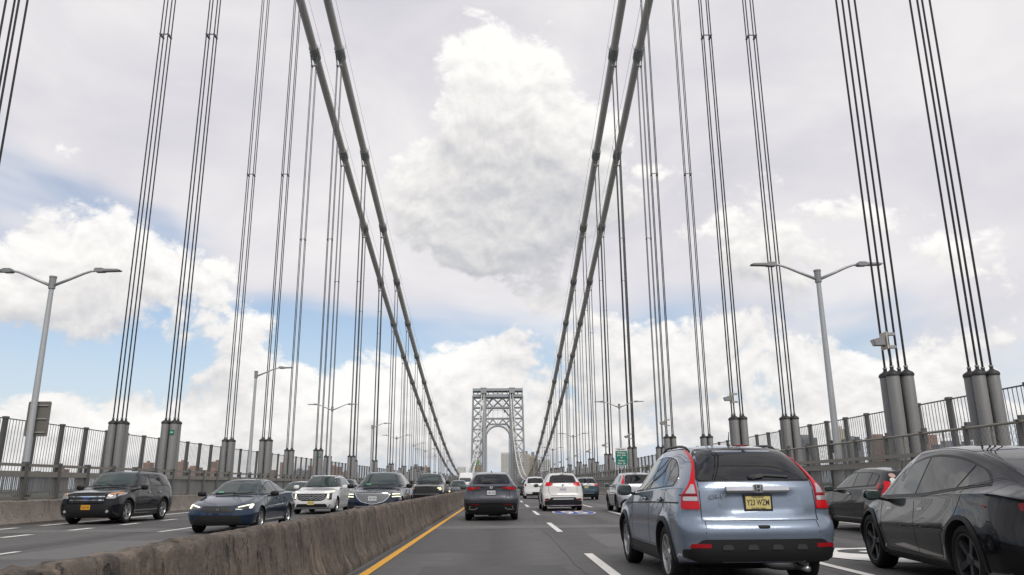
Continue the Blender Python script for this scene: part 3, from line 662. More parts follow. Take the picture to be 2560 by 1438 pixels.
# ------------------------------------------------------------------ the city beyond the river
def _bld(c, w):
    def fn(t, o, p):
        n = t.noise(geo_pos(t), 0.06, 4, 0.5); t.put(p.inputs['Base Color'], t.mix(n, (c[0] * 0.85, c[1] * 0.85, c[2] * 0.85, 1), (c[0] * 1.1, c[1] * 1.1, c[2] * 1.1, 1)))
    return fn
M_WIN = mat('far_window_glass', (0.11, 0.12, 0.135), 0.3)
BM = {'white': (0.62, 0.61, 0.59), 'beige': (0.44, 0.39, 0.33), 'brick': (0.32, 0.20, 0.155), 'tan': (0.50, 0.34, 0.16), 'slate': (0.20, 0.21, 0.235), 'brown': (0.24, 0.17, 0.14), 'green': (0.17, 0.40, 0.08)}  # brick tone lightened to stand in for distance haze
BM = {k: nmat('facade_' + k, _bld(v, 0), rough=0.85) for k, v in BM.items()}
def building(x0, x1, ztop, y, depth, m, label, cols, fl=3.0, roof=None, balc=False, zb=-45):
    t = tag(empty('apartment_building', ((x0 + x1) / 2, y, zb)), label, 'building', 'city blocks beyond the river')
    w = (x1 - x0) / 2; h = ztop - zb
    MB().box(-w, w, 0, depth, 0, h).build('wall', BM[m], t)
    b = MB(); n = int(min(h - 2, 75) / fl); cw = 2 * w / cols
    for r in range(n):
        z = h - 2.2 - r * fl
        for c in range(cols):
            xa = -w + cw * (c + 0.5); b.box(xa - cw * 0.22, xa + cw * 0.22, -0.15, 0.05, z - fl * 0.5, z)
    for c in range(max(2, int(depth / 5))):
        for r in range(n):
            z = h - 2.2 - r * fl; yy = (c + 0.5) * depth / max(2, int(depth / 5)); sx = 1 if x0 < 0 else -1
            b.box(sx * w - 0.1, sx * w + 0.1, yy - 1.0, yy + 1.0, z - fl * 0.5, z)
    o = b.build('windows', M_WIN, t, fix=False); o['kind'] = 'stuff'
    if balc:
        b = MB()
        for r in range(n): z = h - 3.2 - r * fl; b.box(-w - 0.9, w * 0.98, -0.9, -0.16, z - 0.6, z + 0.3)
        for c in range(cols + 1): b.box(-w + cw * c - 0.25, -w + cw * c + 0.25, -0.95, -0.1, h - n * fl, h)
        o = b.build('balconies', BM[m], t, fix=False); o['kind'] = 'stuff'
    MB().box(-w - 0.3, w + 0.3, -0.3, depth + 0.3, h, h + 0.9).build('roof_parapet', BM[m], t)
    if roof:
        for xa, xb, hh, mm in roof: MB().box(-w + 2 * w * xa, -w + 2 * w * xb, depth * 0.3, depth * 0.6, h, h + hh).build('rooftop_house', BM[mm], t)
    return t
building(3, 46, 57, 1420, 40, 'white', 'wide pale apartment slab with balconies seen through the tower arch', 15, 2.9, None, True)
building(48, 58, 56, 1480, 30, 'beige', 'narrow beige apartment tower with brown rooftop block right of the tower leg', 4, 2.9, [(0.2, 0.6, 7, 'brown')])
building(58, 74, 54, 1500, 30, 'beige', 'beige apartment tower with dark rooftop block right of the tower', 5, 2.9, [(0.25, 0.62, 8, 'slate')], True)
building(75, 96, 45, 1460, 40, 'white', 'lower pale apartment tower behind the right main cables', 7, 2.9)
building(97, 118, 30, 1460, 40, 'brown', 'low brown apartment block behind the right main cables', 7, 2.9)
building(-103, -84, 43, 1900, 30, 'white', 'hazy pale apartment block beyond the left main cables', 7)
building(-39, -33, 38, 1250, 14, 'green', 'building wrapped in green netting behind the left tower leg', 3)
building(-36.5, -29, 31, 1240, 14, 'tan', 'tan building with windows behind the left tower leg', 3)
for i, (xa, xb, zt, yy, m, lab) in enumerate([(-863, -848, 59, 1900, 'brick', 'slim brick tower seen through the left fence behind the first suspender'), (-802, -784, 62, 1950, 'brick', 'brick tower left of the second left suspender'),
        (-724, -690, 44, 1800, 'brick', 'low brick block beside the second brick tower'), (-724, -692, 62, 1960, 'brown', 'brown brick tower behind the left fence posts'), (-681, -640, 38, 1800, 'brick', 'wide low brick block behind the left fence'),
        (-533, -506, 57, 1900, 'brick', 'brick tower between the third left suspenders'), (-560, -534, 38, 1850, 'brick', 'small brick block left of a brick tower'), (-479, -442, 36, 1800, 'slate', 'slate grey block behind the left fence above the white SUV'),
        (-453, -424, 47, 1850, 'brick', 'brick tower behind the fourth left suspender'), (-406, -377, 44, 1850, 'brick', 'brick tower above the white SUV'), (-372, -330, 31, 1800, 'brick', 'low brick block right of the white SUV roof'),
        (-1240, -1216, 52, 2200, 'brown', 'far brown block low behind the leftmost lamp'), (-1320, -1270, 44, 2200, 'slate', 'far grey block at the left picture edge'), (-183, -160, 38, 1600, 'slate', 'grey tower behind the left suspenders above the pickup'), (-159, -145, 36, 1600, 'brown', 'reddish tower beside the grey tower above the pickup')]):
    building(xa, xb, zt, yy, 25, m, lab, max(4, int((xb - xa) / 3.6)), 3.1, [(0.3, 0.6, 5, m)])
for xa, xb, zt, yy, m, lab, balc in [(585, 620, 84, 1500, 'slate', 'grey high-rise behind the lamp post at right', True), (662, 682, 100, 1500, 'beige', 'slim beige high-rise right of the lamp post', False), (670, 705, 80, 1490, 'slate', 'dark grey high-rise behind the right railing', False),
        (728, 768, 84, 1500, 'brown', 'brown high-rise with pale balcony strips behind the right railing', True), (766, 800, 82, 1400, 'brick', 'brick high-rise right of the nearest suspender sleeves', False), (747, 790, 60, 1300, 'slate', 'low grey block between the two nearest right suspenders', False), (845, 880, 64, 1400, 'slate', 'low slate block left of the rightmost suspender', False), (520, 560, 58, 1500, 'beige', 'beige block behind the blue-grey SUV', False)]:
    building(xa, xb, zt, yy, 25, m, lab, max(4, int((xb - xa) / 3.4)), 2.9, [(0.25, 0.7, 7, m)], balc)
# ================================================================== vehicles
def pch(tab):
    """smooth monotone interpolation through (y, value) pairs"""
    xs = [a for a, _ in tab]; vs = [b for _, b in tab]; n = len(xs)
    h = [xs[i + 1] - xs[i] for i in range(n - 1)]; dl = [(vs[i + 1] - vs[i]) / h[i] for i in range(n - 1)]
    m = [dl[0]] + [0 if dl[i - 1] * dl[i] <= 0 else 2 * dl[i - 1] * dl[i] / (dl[i - 1] + dl[i]) for i in range(1, n - 1)] + [dl[-1]]
    def f(x):
        if x <= xs[0]: return vs[0]
        if x >= xs[-1]: return vs[-1]
        i = max(k for k in range(n - 1) if xs[k] <= x); t = (x - xs[i]) / h[i]
        return (vs[i] * (1 + 2 * t) * (1 - t) ** 2 + m[i] * h[i] * t * (1 - t) ** 2 + vs[i + 1] * t * t * (3 - 2 * t) + m[i + 1] * h[i] * t * t * (t - 1))
    return f
def catmull(pts, counts):
    out = []
    for i in range(len(pts) - 1):
        p0 = pts[max(0, i - 1)]; p1 = pts[i]; p2 = pts[i + 1]; p3 = pts[min(len(pts) - 1, i + 2)]
        for k in range(counts[i]):
            t = k / counts[i]; q = []
            for a in (0, 1):
                m1 = (p2[a] - p0[a]) * 0.42; m2 = (p3[a] - p1[a]) * 0.42
                q.append(p1[a] * (1 + 2 * t) * (1 - t) ** 2 + m1 * t * (1 - t) ** 2 + p2[a] * t * t * (3 - 2 * t) + m2 * t * t * (t - 1))
            out.append(tuple(q))
    out.append(pts[-1]); return out
def rpoly(pts, r=0.03, n=4):
    """round the corners of a 2D polygon; a point may carry its own radius"""
    out = []; N = len(pts)
    for i in range(N):
        p = Vector(pts[i][:2]); a = Vector(pts[i - 1][:2]); b = Vector(pts[(i + 1) % N][:2]); rr = pts[i][2] if len(pts[i]) > 2 else r
        da = (a - p); db = (b - p); k = min(rr, da.length * 0.45, db.length * 0.45)
        if k < 1e-4: out.append(tuple(p)); continue
        s = p + da.normalized() * k; e = p + db.normalized() * k
        for j in range(n + 1):
            t = j / n; q = s * (1 - t) ** 2 + p * (2 * t * (1 - t)) + e * t * t; out.append((q.x, q.y))
    return out
def inside(poly, x, y):
    c = False; j = len(poly) - 1
    for i in range(len(poly)):
        xi, yi = poly[i]; xj, yj = poly[j]
        if (yi > y) != (yj > y) and x < (xj - xi) * (y - yi) / (yj - yi) + xi: c = not c
        j = i
    return c
def mirror_poly(p): return [(-a, b, *c) for a, b, *c in reversed(p)]

M_GLASS = mat('car_glass', (0.010, 0.013, 0.015), 0.03, ior=1.62)
M_GLASS_G = mat('car_glass_green', (0.03, 0.045, 0.042), 0.03, ior=1.72)
M_PRIVACY = mat('car_privacy_glass', (0.005, 0.006, 0.008), 0.03, ior=1.62)
M_TYRE = mat('tyre_rubber', (0.011, 0.011, 0.0115), 0.8, spec=0.3)
M_RIM = mat('alloy_rim', (0.50, 0.50, 0.51), 0.28, 0.85); M_RIM_DARK = mat('dark_rim', (0.05, 0.052, 0.056), 0.35, 0.4)
M_WELL = mat('wheel_well', (0.010, 0.010, 0.011), 0.9)
M_TRIM = mat('black_trim', (0.008, 0.008, 0.009), 0.42, spec=0.35); M_CLAD = mat('grey_black_cladding', (0.013, 0.013, 0.014), 0.55, spec=0.35)
M_CHROME = mat('chrome', (0.72, 0.73, 0.75), 0.08, 1.0)
M_SATIN = mat('satin_silver', (0.42, 0.43, 0.44), 0.3, 0.8)
M_RED = mat('red_lamp_lens', (0.52, 0.008, 0.016), 0.22, ior=1.4)
M_DRED = mat('dark_red_lens', (0.16, 0.006, 0.010), 0.2, ior=1.4)
M_CLEAR = mat('clear_lamp_lens', (0.46, 0.46, 0.48), 0.16, 0.5, coat=0.5)
M_LAMPBLK = mat('dark_lamp_lens', (0.03, 0.032, 0.036), 0.08, coat=1.0)
M_AMBER = mat('amber_lens', (0.60, 0.20, 0.04), 0.2, coat=1.0)
M_DRL = mat('lit_daytime_lamp', (0.9, 0.9, 0.7), 0.3, emit=(1.0, 0.96, 0.62), estr=1.15)
M_LIT = mat('lit_headlamp', (0.9, 0.8, 0.5), 0.3, emit=(1.0, 0.74, 0.36), estr=1.3)
M_GAP = mat('panel_gap', (0.008, 0.008, 0.009), 0.8)
M_STICK = mat('window_sticker', (0.10, 0.42, 0.26), 0.5)
def paint(name, c, metal=0.35, rough=0.32):
    def fn(t, o, p):      # road film and faint flake unevenness
        n = t.noise(o, 2.3, 5, 0.6); f = t.noise(o, 34, 4, 0.7); g = t.noise(t.v('MULTIPLY', o, (2.0, 2.0, 0.5)), 3.0, 4, 0.65)
        b = t.mix(n, tuple(x * 0.90 for x in c) + (1,), tuple(min(1, x * 1.08) for x in c) + (1,))
        k = 0.55 * max(c) + 0.006; t.put(p.inputs['Base Color'], t.mix(t.ss(t.m('MULTIPLY', f, g), 0.24, 0.44, 0.0, 0.14), b, (k * 1.05, k, k * 0.94, 1)))
        t.put(p.inputs['Coat Roughness'], t.lin(g, 0.35, 0.7, 0.008, 0.035)); p.inputs['Coat IOR'].default_value = 1.46 if max(c) > 0.012 else 1.34
    return nmat('paint_' + name, fn, rough=rough, metal=metal, coat=1.0, spec=0.15)
PLATES = {'nj': mat('plate_pale_yellow', (0.62, 0.52, 0.20), 0.45), 'ny': mat('plate_orange', (0.62, 0.30, 0.02), 0.45), 'white': mat('plate_white', (0.60, 0.61, 0.63), 0.45)}
M_PINK = mat('plate_ink', (0.03, 0.03, 0.05), 0.6)

WHEELS = {}
def wheel_meshes(Rw, wid, rim_mat, spokes, style):
    key = (Rw, wid, rim_mat.name, spokes, style)
    if key in WHEELS: return WHEELS[key]
    h = wid / 2; Rr = Rw * 0.68 if style != 'big' else Rw * 0.74
    prof = [(Rr - 0.005, -h * 0.80), (Rr + 0.015, -h * 0.98), (Rw - 0.06, -h * 1.02), (Rw - 0.02, -h * 0.93), (Rw - 0.004, -h * 0.72), (Rw, 0), (Rw - 0.004, h * 0.72), (Rw - 0.02, h * 0.93), (Rw - 0.06, h * 1.02), (Rr + 0.015, h * 0.98), (Rr - 0.005, h * 0.80)]
    ty = MB().lathe(prof, 'x', 40); o = ty.build('tyre', M_TYRE, smooth=True, angle=50); tyre = o.data; bpy.data.objects.remove(o)
    b = MB().lathe([(Rr, h * 0.92), (Rr - 0.018, h * 0.90), (Rr - 0.03, h * 0.6), (Rr - 0.04, -h * 0.8)], 'x', 36)
    hx = h * 0.80
    for k in range(spokes):
        a = 2 * math.pi * k / spokes; pr = []
        offs = (-0.16, 0.16) if style == 'twin' else (0.0,)
        for of in offs:
            for rr, ww, xx in ((0.05, 0.055, hx * 0.82), (Rr - 0.02, 0.040 if style == 'twin' else 0.075, hx)):
                pr.append((rr, ww, xx))
            (r0, w0, x0), (r1, w1, x1) = pr[-2:]; c0, s0 = math.cos(a + of * 0.3), math.sin(a + of * 0.3); c1, s1 = math.cos(a + of), math.sin(a + of)
            def pt(r, w, c, s, xx): return (xx, r * c - w / 2 * s, r * s + w / 2 * c)
            vs = [pt(r0, w0, c0, s0, x0), pt(r0, -w0, c0, s0, x0), pt(r1, -w1, c1, s1, x1), pt(r1, w1, c1, s1, x1)]
            vs += [(x_ - 0.045, y_, z_) for x_, y_, z_ in vs]
            b._add(vs, [(0, 1, 2, 3), (7, 6, 5, 4), (0, 4, 5, 1), (1, 5, 6, 2), (2, 6, 7, 3), (3, 7, 4, 0)])
    b.lathe([(0.0, hx * 0.98), (0.05, hx * 0.96), (0.065, hx * 0.8), (0.065, hx * 0.4)], 'x', 16)
    o = b.build('rim', rim_mat, smooth=True, angle=30); rim = o.data; bpy.data.objects.remove(o)
    b = MB().lathe([(0.0, -h * 0.1), (Rr - 0.06, -h * 0.1), (Rr - 0.06, 0.0), (0.0, 0.0)], 'x', 24); o = b.build('wheel', M_WELL); disc = o.data; bpy.data.objects.remove(o)
    WHEELS[key] = (tyre, rim, disc); return WHEELS[key]

class Car:
    def __init__(s, name, label, cat, S, pm, loc, rz=0.0, grp=None):
        s.S = S; s.L = S['L']; s.hw = S['W'] / 2; s.pm = pm
        s.root = tag(empty(name, (loc[0], loc[1], 0.0), rz), label, cat, grp)
        s.body()
    # -- body shell: cross sections along the car, ends shaped by side profiles, corners rounded in plan
    def body(s):
        S = s.S; L = s.L; hw = s.hw; q = S.get('q', 1.0)
        top = pch(S['top']); belt = pch(S['belt']); wt = pch(S['wtop']); wb = pch(S['wbelt']); ins_r = pch(S['rear']); ins_f = pch(S['front'])
        zbf = pch(S.get('zb', [(0, 0.24), (0.5, 0.20), (L - 0.6, 0.20), (L, 0.22)])); zmk = S.get('zm', 0.60); drop = S.get('drop', 0.085); Lb, Lf = S.get('Lb', 1.3), S.get('Lf', 0.9)
        cnt = [max(2, int(c * q)) for c in (2, 2, 3, 5, 6, 3, 7, 4, 4, 3)]
        def section(y):
            z0 = zbf(y); zt = top(y); b = min(belt(y), zt - 0.02); w = hw; w_b = wb(y); w_t = wt(y); g = zt - b
            dr = min(drop, g * 0.5); zm = z0 + (b - z0) * zmk
            A = (w_b - 0.010, b + min(0.028, g * 0.2)); B = (w_t, zt - dr); mid = ((A[0] + B[0]) / 2 + 0.012 * min(1, g), (A[1] + B[1]) / 2)
            pts = [(0, z0), (w * 0.80, z0), (w * 0.935, z0 + 0.045), (w * 0.982, z0 + 0.22), (w, zm), (w_b, b), A, mid, B, (w_t * 0.80, zt - dr * 0.30), (0, zt)]
            return catmull(pts, cnt)
        st = []; nc = max(6, int(11 * q))
        Er, nr, Ef, nf = S.get('Er', 0.40), S.get('nr', 4.6), S.get('Ef', 0.65), S.get('nf', 3.4)
        for i in range(nc):
            th = (i / nc) * math.pi / 2; c_ = math.cos(math.pi / 2 - th); st.append((Er * (1 - max(0, 1 - c_ ** nr) ** (1 / nr)) if i else 0.0, c_ if i else 0.0))
        nm = max(24, int(62 * q)); st += [(Er + (L - Er - Ef) * i / nm, 1.0) for i in range(nm + 1)]
        for i in range(nc - 1, -1, -1):
            th = (i / nc) * math.pi / 2; c_ = math.cos(math.pi / 2 - th); st.append((L - (Ef * (1 - max(0, 1 - c_ ** nf) ** (1 / nf)) if i else 0.0), c_ if i else 0.0))
        ax = S['axles']; Rw = S['R']; flare = S.get('flare', 0.018); V = []; rings = None
        mod = S.get('mod')
        for y0, sc in st:
            half = section(y0)
            ring = [(x * sc, z) for x, z in half]; ring += [(-x, z) for x, z in reversed(ring[1:-1])]
            rings = len(ring)
            for x, z in ring:
                y = y0
                if y0 < Lb: i_ = ins_r(z); y = i_ + y0 * (1 - i_ / Lb)
                if L - y0 < Lf: i_ = ins_f(z); y = L - (i_ + (L - y0) * (1 - i_ / Lf))
                if abs(x) > hw * 0.9:
                    for a in ax:
                        dd = math.hypot(y - a, z - Rw) - Rw
                        if -0.05 < dd < 0.16: x += math.copysign(flare * max(0, 1 - abs(dd - 0.03) / 0.13), x)
                if mod: x, y, z = mod(x, y, z)
                V.append((x, y, z))
        F = []; n = len(st)
        for i in range(n - 1):
            for j in range(rings):
                j2 = (j + 1) % rings; F.append((i * rings + j, (i + 1) * rings + j, (i + 1) * rings + j2, i * rings + j2))
        me = bpy.data.meshes.new('body'); me.from_pydata(V, [], F)
        bm = bmesh.new(); bm.from_mesh(me); bmesh.ops.remove_doubles(bm, verts=bm.verts, dist=0.0008); bmesh.ops.dissolve_degenerate(bm, dist=0.0005, edges=bm.edges)
        bmesh.ops.holes_fill(bm, edges=[e for e in bm.edges if e.is_boundary]); bmesh.ops.recalc_face_normals(bm, faces=bm.faces)
        s.bvh = BVHTree.FromBMesh(bm); bm.to_mesh(me); bm.free()
        for m_ in (s.pm, M_WELL, M_CLAD): me.materials.append(m_)
        me.polygons.foreach_set('use_smooth', [True] * len(me.polygons))
        for p_ in me.polygons:
            if p_.normal.z < -0.75 and p_.center.z < 0.5: p_.material_index = 1
        tmp = bpy.data.objects.new('tmp_body', me); COL.objects.link(tmp)
        c = MB(); Rc = Rw + S.get('well', 0.05)
        for a in ax:
            for sd in (-1, 1): c.lathe([(0.0, sd * hw * 0.50), (Rc, sd * hw * 0.50), (Rc, sd * (hw + 0.3)), (0.0, sd * (hw + 0.3))], 'x', 36, (0, a, Rw + 0.005))
        cut = c.build('tmp_cut', [M_WELL, M_WELL, M_CLAD])
        for p_ in cut.data.polygons: p_.material_index = 1
        md = tmp.modifiers.new('b', 'BOOLEAN'); md.operation = 'DIFFERENCE'; md.object = cut; md.solver = 'EXACT'; md.material_mode = 'INDEX'
        dg = bpy.context.evaluated_depsgraph_get(); nm_ = bpy.data.meshes.new_from_object(tmp.evaluated_get(dg))
        bpy.data.objects.remove(tmp); bpy.data.objects.remove(cut)
        nm_.name = 'body'; nm_.set_sharp_from_angle(angle=R_(42)); s.body_o = link('body', nm_, s.root)
        # wheels
        wd = S.get('tw', 0.225); tyre, rim, disc = wheel_meshes(Rw, wd, S.get('rim', M_RIM), S.get('spokes', 5), S.get('style', 'plain'))
        for a in ax:
            for sd in (-1, 1):
                w = link('wheel', disc, s.root); w.location = (sd * (hw - wd / 2 - 0.012), a, Rw); w.rotation_euler = (random.random() * 2, 0, 0 if sd > 0 else math.pi)
                link('tyre', tyre, w); link('rim', rim, w)
    def cast(s, view, a, b):
        if view in ('L', 'R'):
            sd = -1 if view == 'L' else 1; h = s.bvh.ray_cast(Vector((sd * 4, a, b)), Vector((-sd, 0, 0)))
        elif view == 'rear': h = s.bvh.ray_cast(Vector((a, -4, b)), Vector((0, 1, 0)))
        elif view == 'front': h = s.bvh.ray_cast(Vector((a, s.L + 4, b)), Vector((0, -1, 0)))
        else: h = s.bvh.ray_cast(Vector((a, b, 5)), Vector((0, 0, -1)))
        return h[0], h[1]
    # -- a panel of any outline laid on the body skin
    def patch(s, name, view, poly, m, off=0.004, r=0.03, res=0.06, parent=None, thick=0.006, n=4, label=None):
        P = rpoly(poly, r, n) if r else [p[:2] for p in poly]
        # refine long edges
        Q = []
        for i in range(len(P)):
            a, b = P[i], P[(i + 1) % len(P)]; k = max(1, int(math.hypot(b[0] - a[0], b[1] - a[1]) / res))
            for j in range(k): Q.append((a[0] + (b[0] - a[0]) * j / k, a[1] + (b[1] - a[1]) * j / k))
        cx = sum(p[0] for p in Q) / len(Q); cy = sum(p[1] for p in Q) / len(Q)
        xs = [p[0] for p in Q]; ys = [p[1] for p in Q]; pts = [Vector(p) for p in Q]; nb = len(pts)
        gx = np.arange(min(xs) + res * 0.5, max(xs), res); gy = np.arange(min(ys) + res * 0.5, max(ys), res)
        for x in gx:
            for y in gy:
                if inside(Q, x, y) and min((x - p[0]) ** 2 + (y - p[1]) ** 2 for p in Q) > (res * 0.4) ** 2: pts.append(Vector((x, y)))
        v2, _, f2, *_ = delaunay_2d_cdt(pts, [], [list(range(nb))], 1, 1e-5)
        V = []; N = []
        for p in v2:
            a, b = p.x, p.y; hit, nr = s.cast(view, a, b); k = 0
            while hit is None and k < 30: a += (cx - a) * 0.06; b += (cy - b) * 0.06; hit, nr = s.cast(view, a, b); k += 1
            if hit is None: hit, nr = Vector((0, 0, 0.5)), Vector((0, 0, 1))
            V.append(hit); N.append(nr)
        # smooth the offset direction over neighbours
        acc = [Vector(x) for x in N]
        for f in f2:
            for i in f:
                for j in f: acc[i] = acc[i] + N[j] * 0.5
        N = [x.normalized() for x in acc]
        me = bpy.data.meshes.new(name); base = len(V)
        vs = [v + nn * off for v, nn in zip(V, N)]
        # skirt round the border gives the panel its thickness
        cntE = {}
        for f in f2:
            for i in range(len(f)):
                e = (f[i], f[(i + 1) % len(f)]); k = tuple(sorted(e)); cntE[k] = cntE.get(k, 0) + (1 if True else 0)
        fs = [tuple(f) for f in f2]; low = {}
        for f in f2:
            for i in range(len(f)):
                e = (f[i], f[(i + 1) % len(f)])
                if cntE[tuple(sorted(e))] == 1:
                    for q in e:
                        if q not in low: low[q] = len(vs); vs.append(V[q] + N[q] * (off - thick))
                    fs.append((e[1], e[0], low[e[0]], low[e[1]]))
        me.from_pydata(vs, [], fs); me.materials.append(m)
        flip = sum((me.polygons[i].normal.dot(N[f2[i][0]]) for i in range(len(f2)))) < 0
        if flip: me.flip_normals()
        me.polygons.foreach_set('use_smooth', [True] * len(me.polygons)); me.set_sharp_from_angle(angle=R_(50))
        o = link(name, me, parent or s.root)
        if label: o['label'] = label
        return o
    def both(s, name, poly, m, **k): return [s.patch(name, v, poly, m, **k) for v in ('L', 'R')]
    def pair(s, name, view, poly, m, **k): return [s.patch(name, view, poly, m, **k), s.patch(name, view, mirror_poly(poly), m, **k)]
    def line(s, name, view, pts, w, m, off=0.002, res=0.05, parent=None):
        """thin strip along a polyline on the skin"""
        P = []
        for a, b in zip(pts[:-1], pts[1:]):
            k = max(1, int(math.hypot(b[0] - a[0], b[1] - a[1]) / res))
            for j in range(k): P.append((a[0] + (b[0] - a[0]) * j / k, a[1] + (b[1] - a[1]) * j / k))
        P.append(pts[-1]); V = []; pts3 = []
        for a, b in P:
            h, nn = s.cast(view, a, b)
            if h is not None: pts3.append((h, nn))
        if len(pts3) < 2: return None
        for i, (h, nn) in enumerate(pts3):
            d_ = (pts3[min(i + 1, len(pts3) - 1)][0] - pts3[max(i - 1, 0)][0]).normalized(); sdv = d_.cross(nn).normalized()
            V += [h + nn * off + sdv * w / 2, h + nn * off - sdv * w / 2, h - nn * 0.004 + sdv * w / 2, h - nn * 0.004 - sdv * w / 2]
        F = []
        for i in range(len(pts3) - 1):
            a = 4 * i; b = a + 4; F += [(a, a + 1, b + 1, b), (a, b, b + 2, a + 2), (a + 1, a + 3, b + 3, b + 1)]
        mb_ = MB(); mb_._add(V, F); return mb_.build(name, m, parent or s.root, smooth=True, angle=50)
    def gap(s, view, pts, w=0.007): return s.line('panel_gap', view, pts, w, M_GAP)
    def blob(s, name, c, size, m, e=3.2, parent=None, nu=20, nv=12, rot=None):
        """superellipsoid: rounded box"""
        b = MB(); vs = []; sg = lambda x, p: math.copysign(abs(x) ** p, x)
        for j in range(nv + 1):
            ph = -math.pi / 2 + math.pi * j / nv
            for i in range(nu):
                th = 2 * math.pi * i / nu; k = 2 / e
                vs.append(Vector((size[0] / 2 * sg(math.cos(ph), k) * sg(math.cos(th), k), size[1] / 2 * sg(math.cos(ph), k) * sg(math.sin(th), k), size[2] / 2 * sg(math.sin(ph), k))))
        if rot: R0 = Matrix.Rotation(rot[1], 3, rot[0]); vs = [R0 @ v for v in vs]
        vs = [v + Vector(c) for v in vs]
        b._add(vs, [(j * nu + i, j * nu + (i + 1) % nu, (j + 1) * nu + (i + 1) % nu, (j + 1) * nu + i) for j in range(nv) for i in range(nu)])
        return b.build(name, m, parent or s.root, smooth=True, angle=60)
    def mirrors(s, y, z, m, size=(0.20, 0.10, 0.15), out=0.10, glass=True):
        for sd, v in ((-1, 'L'), (1, 'R')):
            h, _ = s.cast(v, y, z - 0.06)
            x0 = h.x if h else sd * s.hw
            o = s.blob('mirror', (x0 + sd * (out + size[0] / 2 - 0.02), y + 0.02, z), size, m, 3.0)
            MB().beam((x0 - sd * 0.03, y + 0.02, z - 0.07), (x0 + sd * (out + 0.03), y + 0.02, z - 0.04), 0.06, 0.035).build('mirror_arm', M_TRIM, o)
            if glass: s.blob('mirror_glass', (x0 + sd * (out + size[0] / 2 - 0.02), y + 0.02 - size[1] * 0.44, z), (size[0] * 0.86, 0.02, size[2] * 0.84), M_GLASS_G, 4.0, o)
    def plate(s, view, x, z, kind, text, sub=None, tilt=0.0, frame=True, top=None, size=(0.305, 0.155), off=0.012, wd=0.255):
        h, nn = s.cast(view, x, z); f = -1 if view == 'rear' else 1
        t = MB().prism(rrect(size[0], size[1], 0.012), 0, 0.004, 'y').build('license_plate', PLATES[kind], s.root)
        t.location = (x, h.y + f * (off + 0.004), z); t.rotation_euler = (tilt, 0, 0 if f < 0 else math.pi)
        if frame:
            b = MB(); w, q = size[0] / 2, size[1] / 2
            for x0, x1, z0, z1 in ((-w - 0.012, w + 0.012, q - 0.006, q + 0.014), (-w - 0.012, w + 0.012, -q - 0.014, -q + 0.006), (-w - 0.012, -w + 0.006, -q, q), (w - 0.006, w + 0.012, -q, q)): b.box(x0, x1, -0.004, 0.006, z0, z1)
            b.build('plate_frame', M_BLACK, t)
        if text: o = text_mesh(text, size[1] * 0.60, M_PINK, 'lettering', t, 0.0006, 0.001, wd); o.location = (0, -0.002, -0.002); o.rotation_euler = (R_(90), 0, 0)
        else:      # characters the photograph does not let one read: dark upright strokes
            b = MB()
            for q in (-0.105, -0.067, -0.03, 0.03, 0.067, 0.105):
                b.box(q - 0.012, q - 0.005, -0.0022, -0.0004, -0.036, 0.034); b.box(q + 0.004, q + 0.012, -0.0022, -0.0004, -0.036, 0.034)
            b.build('worn_characters', M_PINK, t)
        for tx, zz in ((top, 0.40), (sub, -0.40)):
            if tx: o = text_mesh(tx, size[1] * 0.20, M_PINK, 'lettering', t, 0.0006, 0.0); o.location = (0, -0.002, size[1] * zz); o.rotation_euler = (R_(90), 0, 0)
        return t
    def rails(s, y0, y1, x, m):
        for sd in (-1, 1):
            pts = []
            for i in range(9):
                y = y0 + (y1 - y0) * i / 8; h, _ = s.cast('top', sd * x, y)
                if h: pts.append((sd * x, y, h.z + (s.S.get('railh', 0.03) if 0 < i < 8 else -0.005)))
            MB().tube(pts, 0.016, 8).build('roof_rail', m, s.root, smooth=True)
    def handles(s, ys, z, m, l=0.20):
        for v in ('L', 'R'):
            for y in ys:
                h, nn = s.cast(v, y, z)
                if h: s.blob('door_handle', h + nn * 0.022, (0.03, l, 0.035), m, 2.6, nu=12, nv=8); s.blob('handle_cup', h + nn * 0.0, (0.012, l * 0.75, 0.07), M_GAP, 2.2, nu=12, nv=6)
    def arches(s, m, w=0.05, off=0.010, a0=-12, a1=192):
        Rw = s.S['R']; Rc = Rw + s.S.get('well', 0.05) - 0.004
        for a in s.S['axles']:
            pin = [(a + Rc * math.cos(R_(t)), Rw + 0.005 + Rc * math.sin(R_(t))) for t in np.linspace(a0, a1, 26)]
            pout = [(a + (Rc + w) * math.cos(R_(t)), Rw + 0.005 + (Rc + w) * math.sin(R_(t))) for t in np.linspace(a1, a0, 26)]
            s.both('arch_trim', pin + pout, m, off=off, r=0, thick=0.03)
    def antenna(s, y, h=0.2, fin=False, x=0.0):
        p, _ = s.cast('top', x, y)
        if fin: b = MB().prism([(p.y - 0.09, p.z - 0.01), (p.y + 0.08, p.z - 0.01), (p.y - 0.03, p.z + 0.055), (p.y - 0.07, p.z + 0.06)], -0.02 + x, 0.02 + x, 'x'); b.build('antenna_fin', s.pm, s.root)
        else: MB().tube([(x, y, p.z - 0.01), (x, y, p.z + 0.03), (x, y - h * 0.35, p.z + h)], [0.03, 0.008, 0.004], 8).build('antenna', M_BLACK, s.root)
    def wiper(s, pts, arm=None, view='rear'):
        s.line('wiper', view, pts, 0.03, M_BLACK, 0.022)
        if arm: s.line('wiper_arm', view, arm, 0.05, M_BLACK, 0.03)

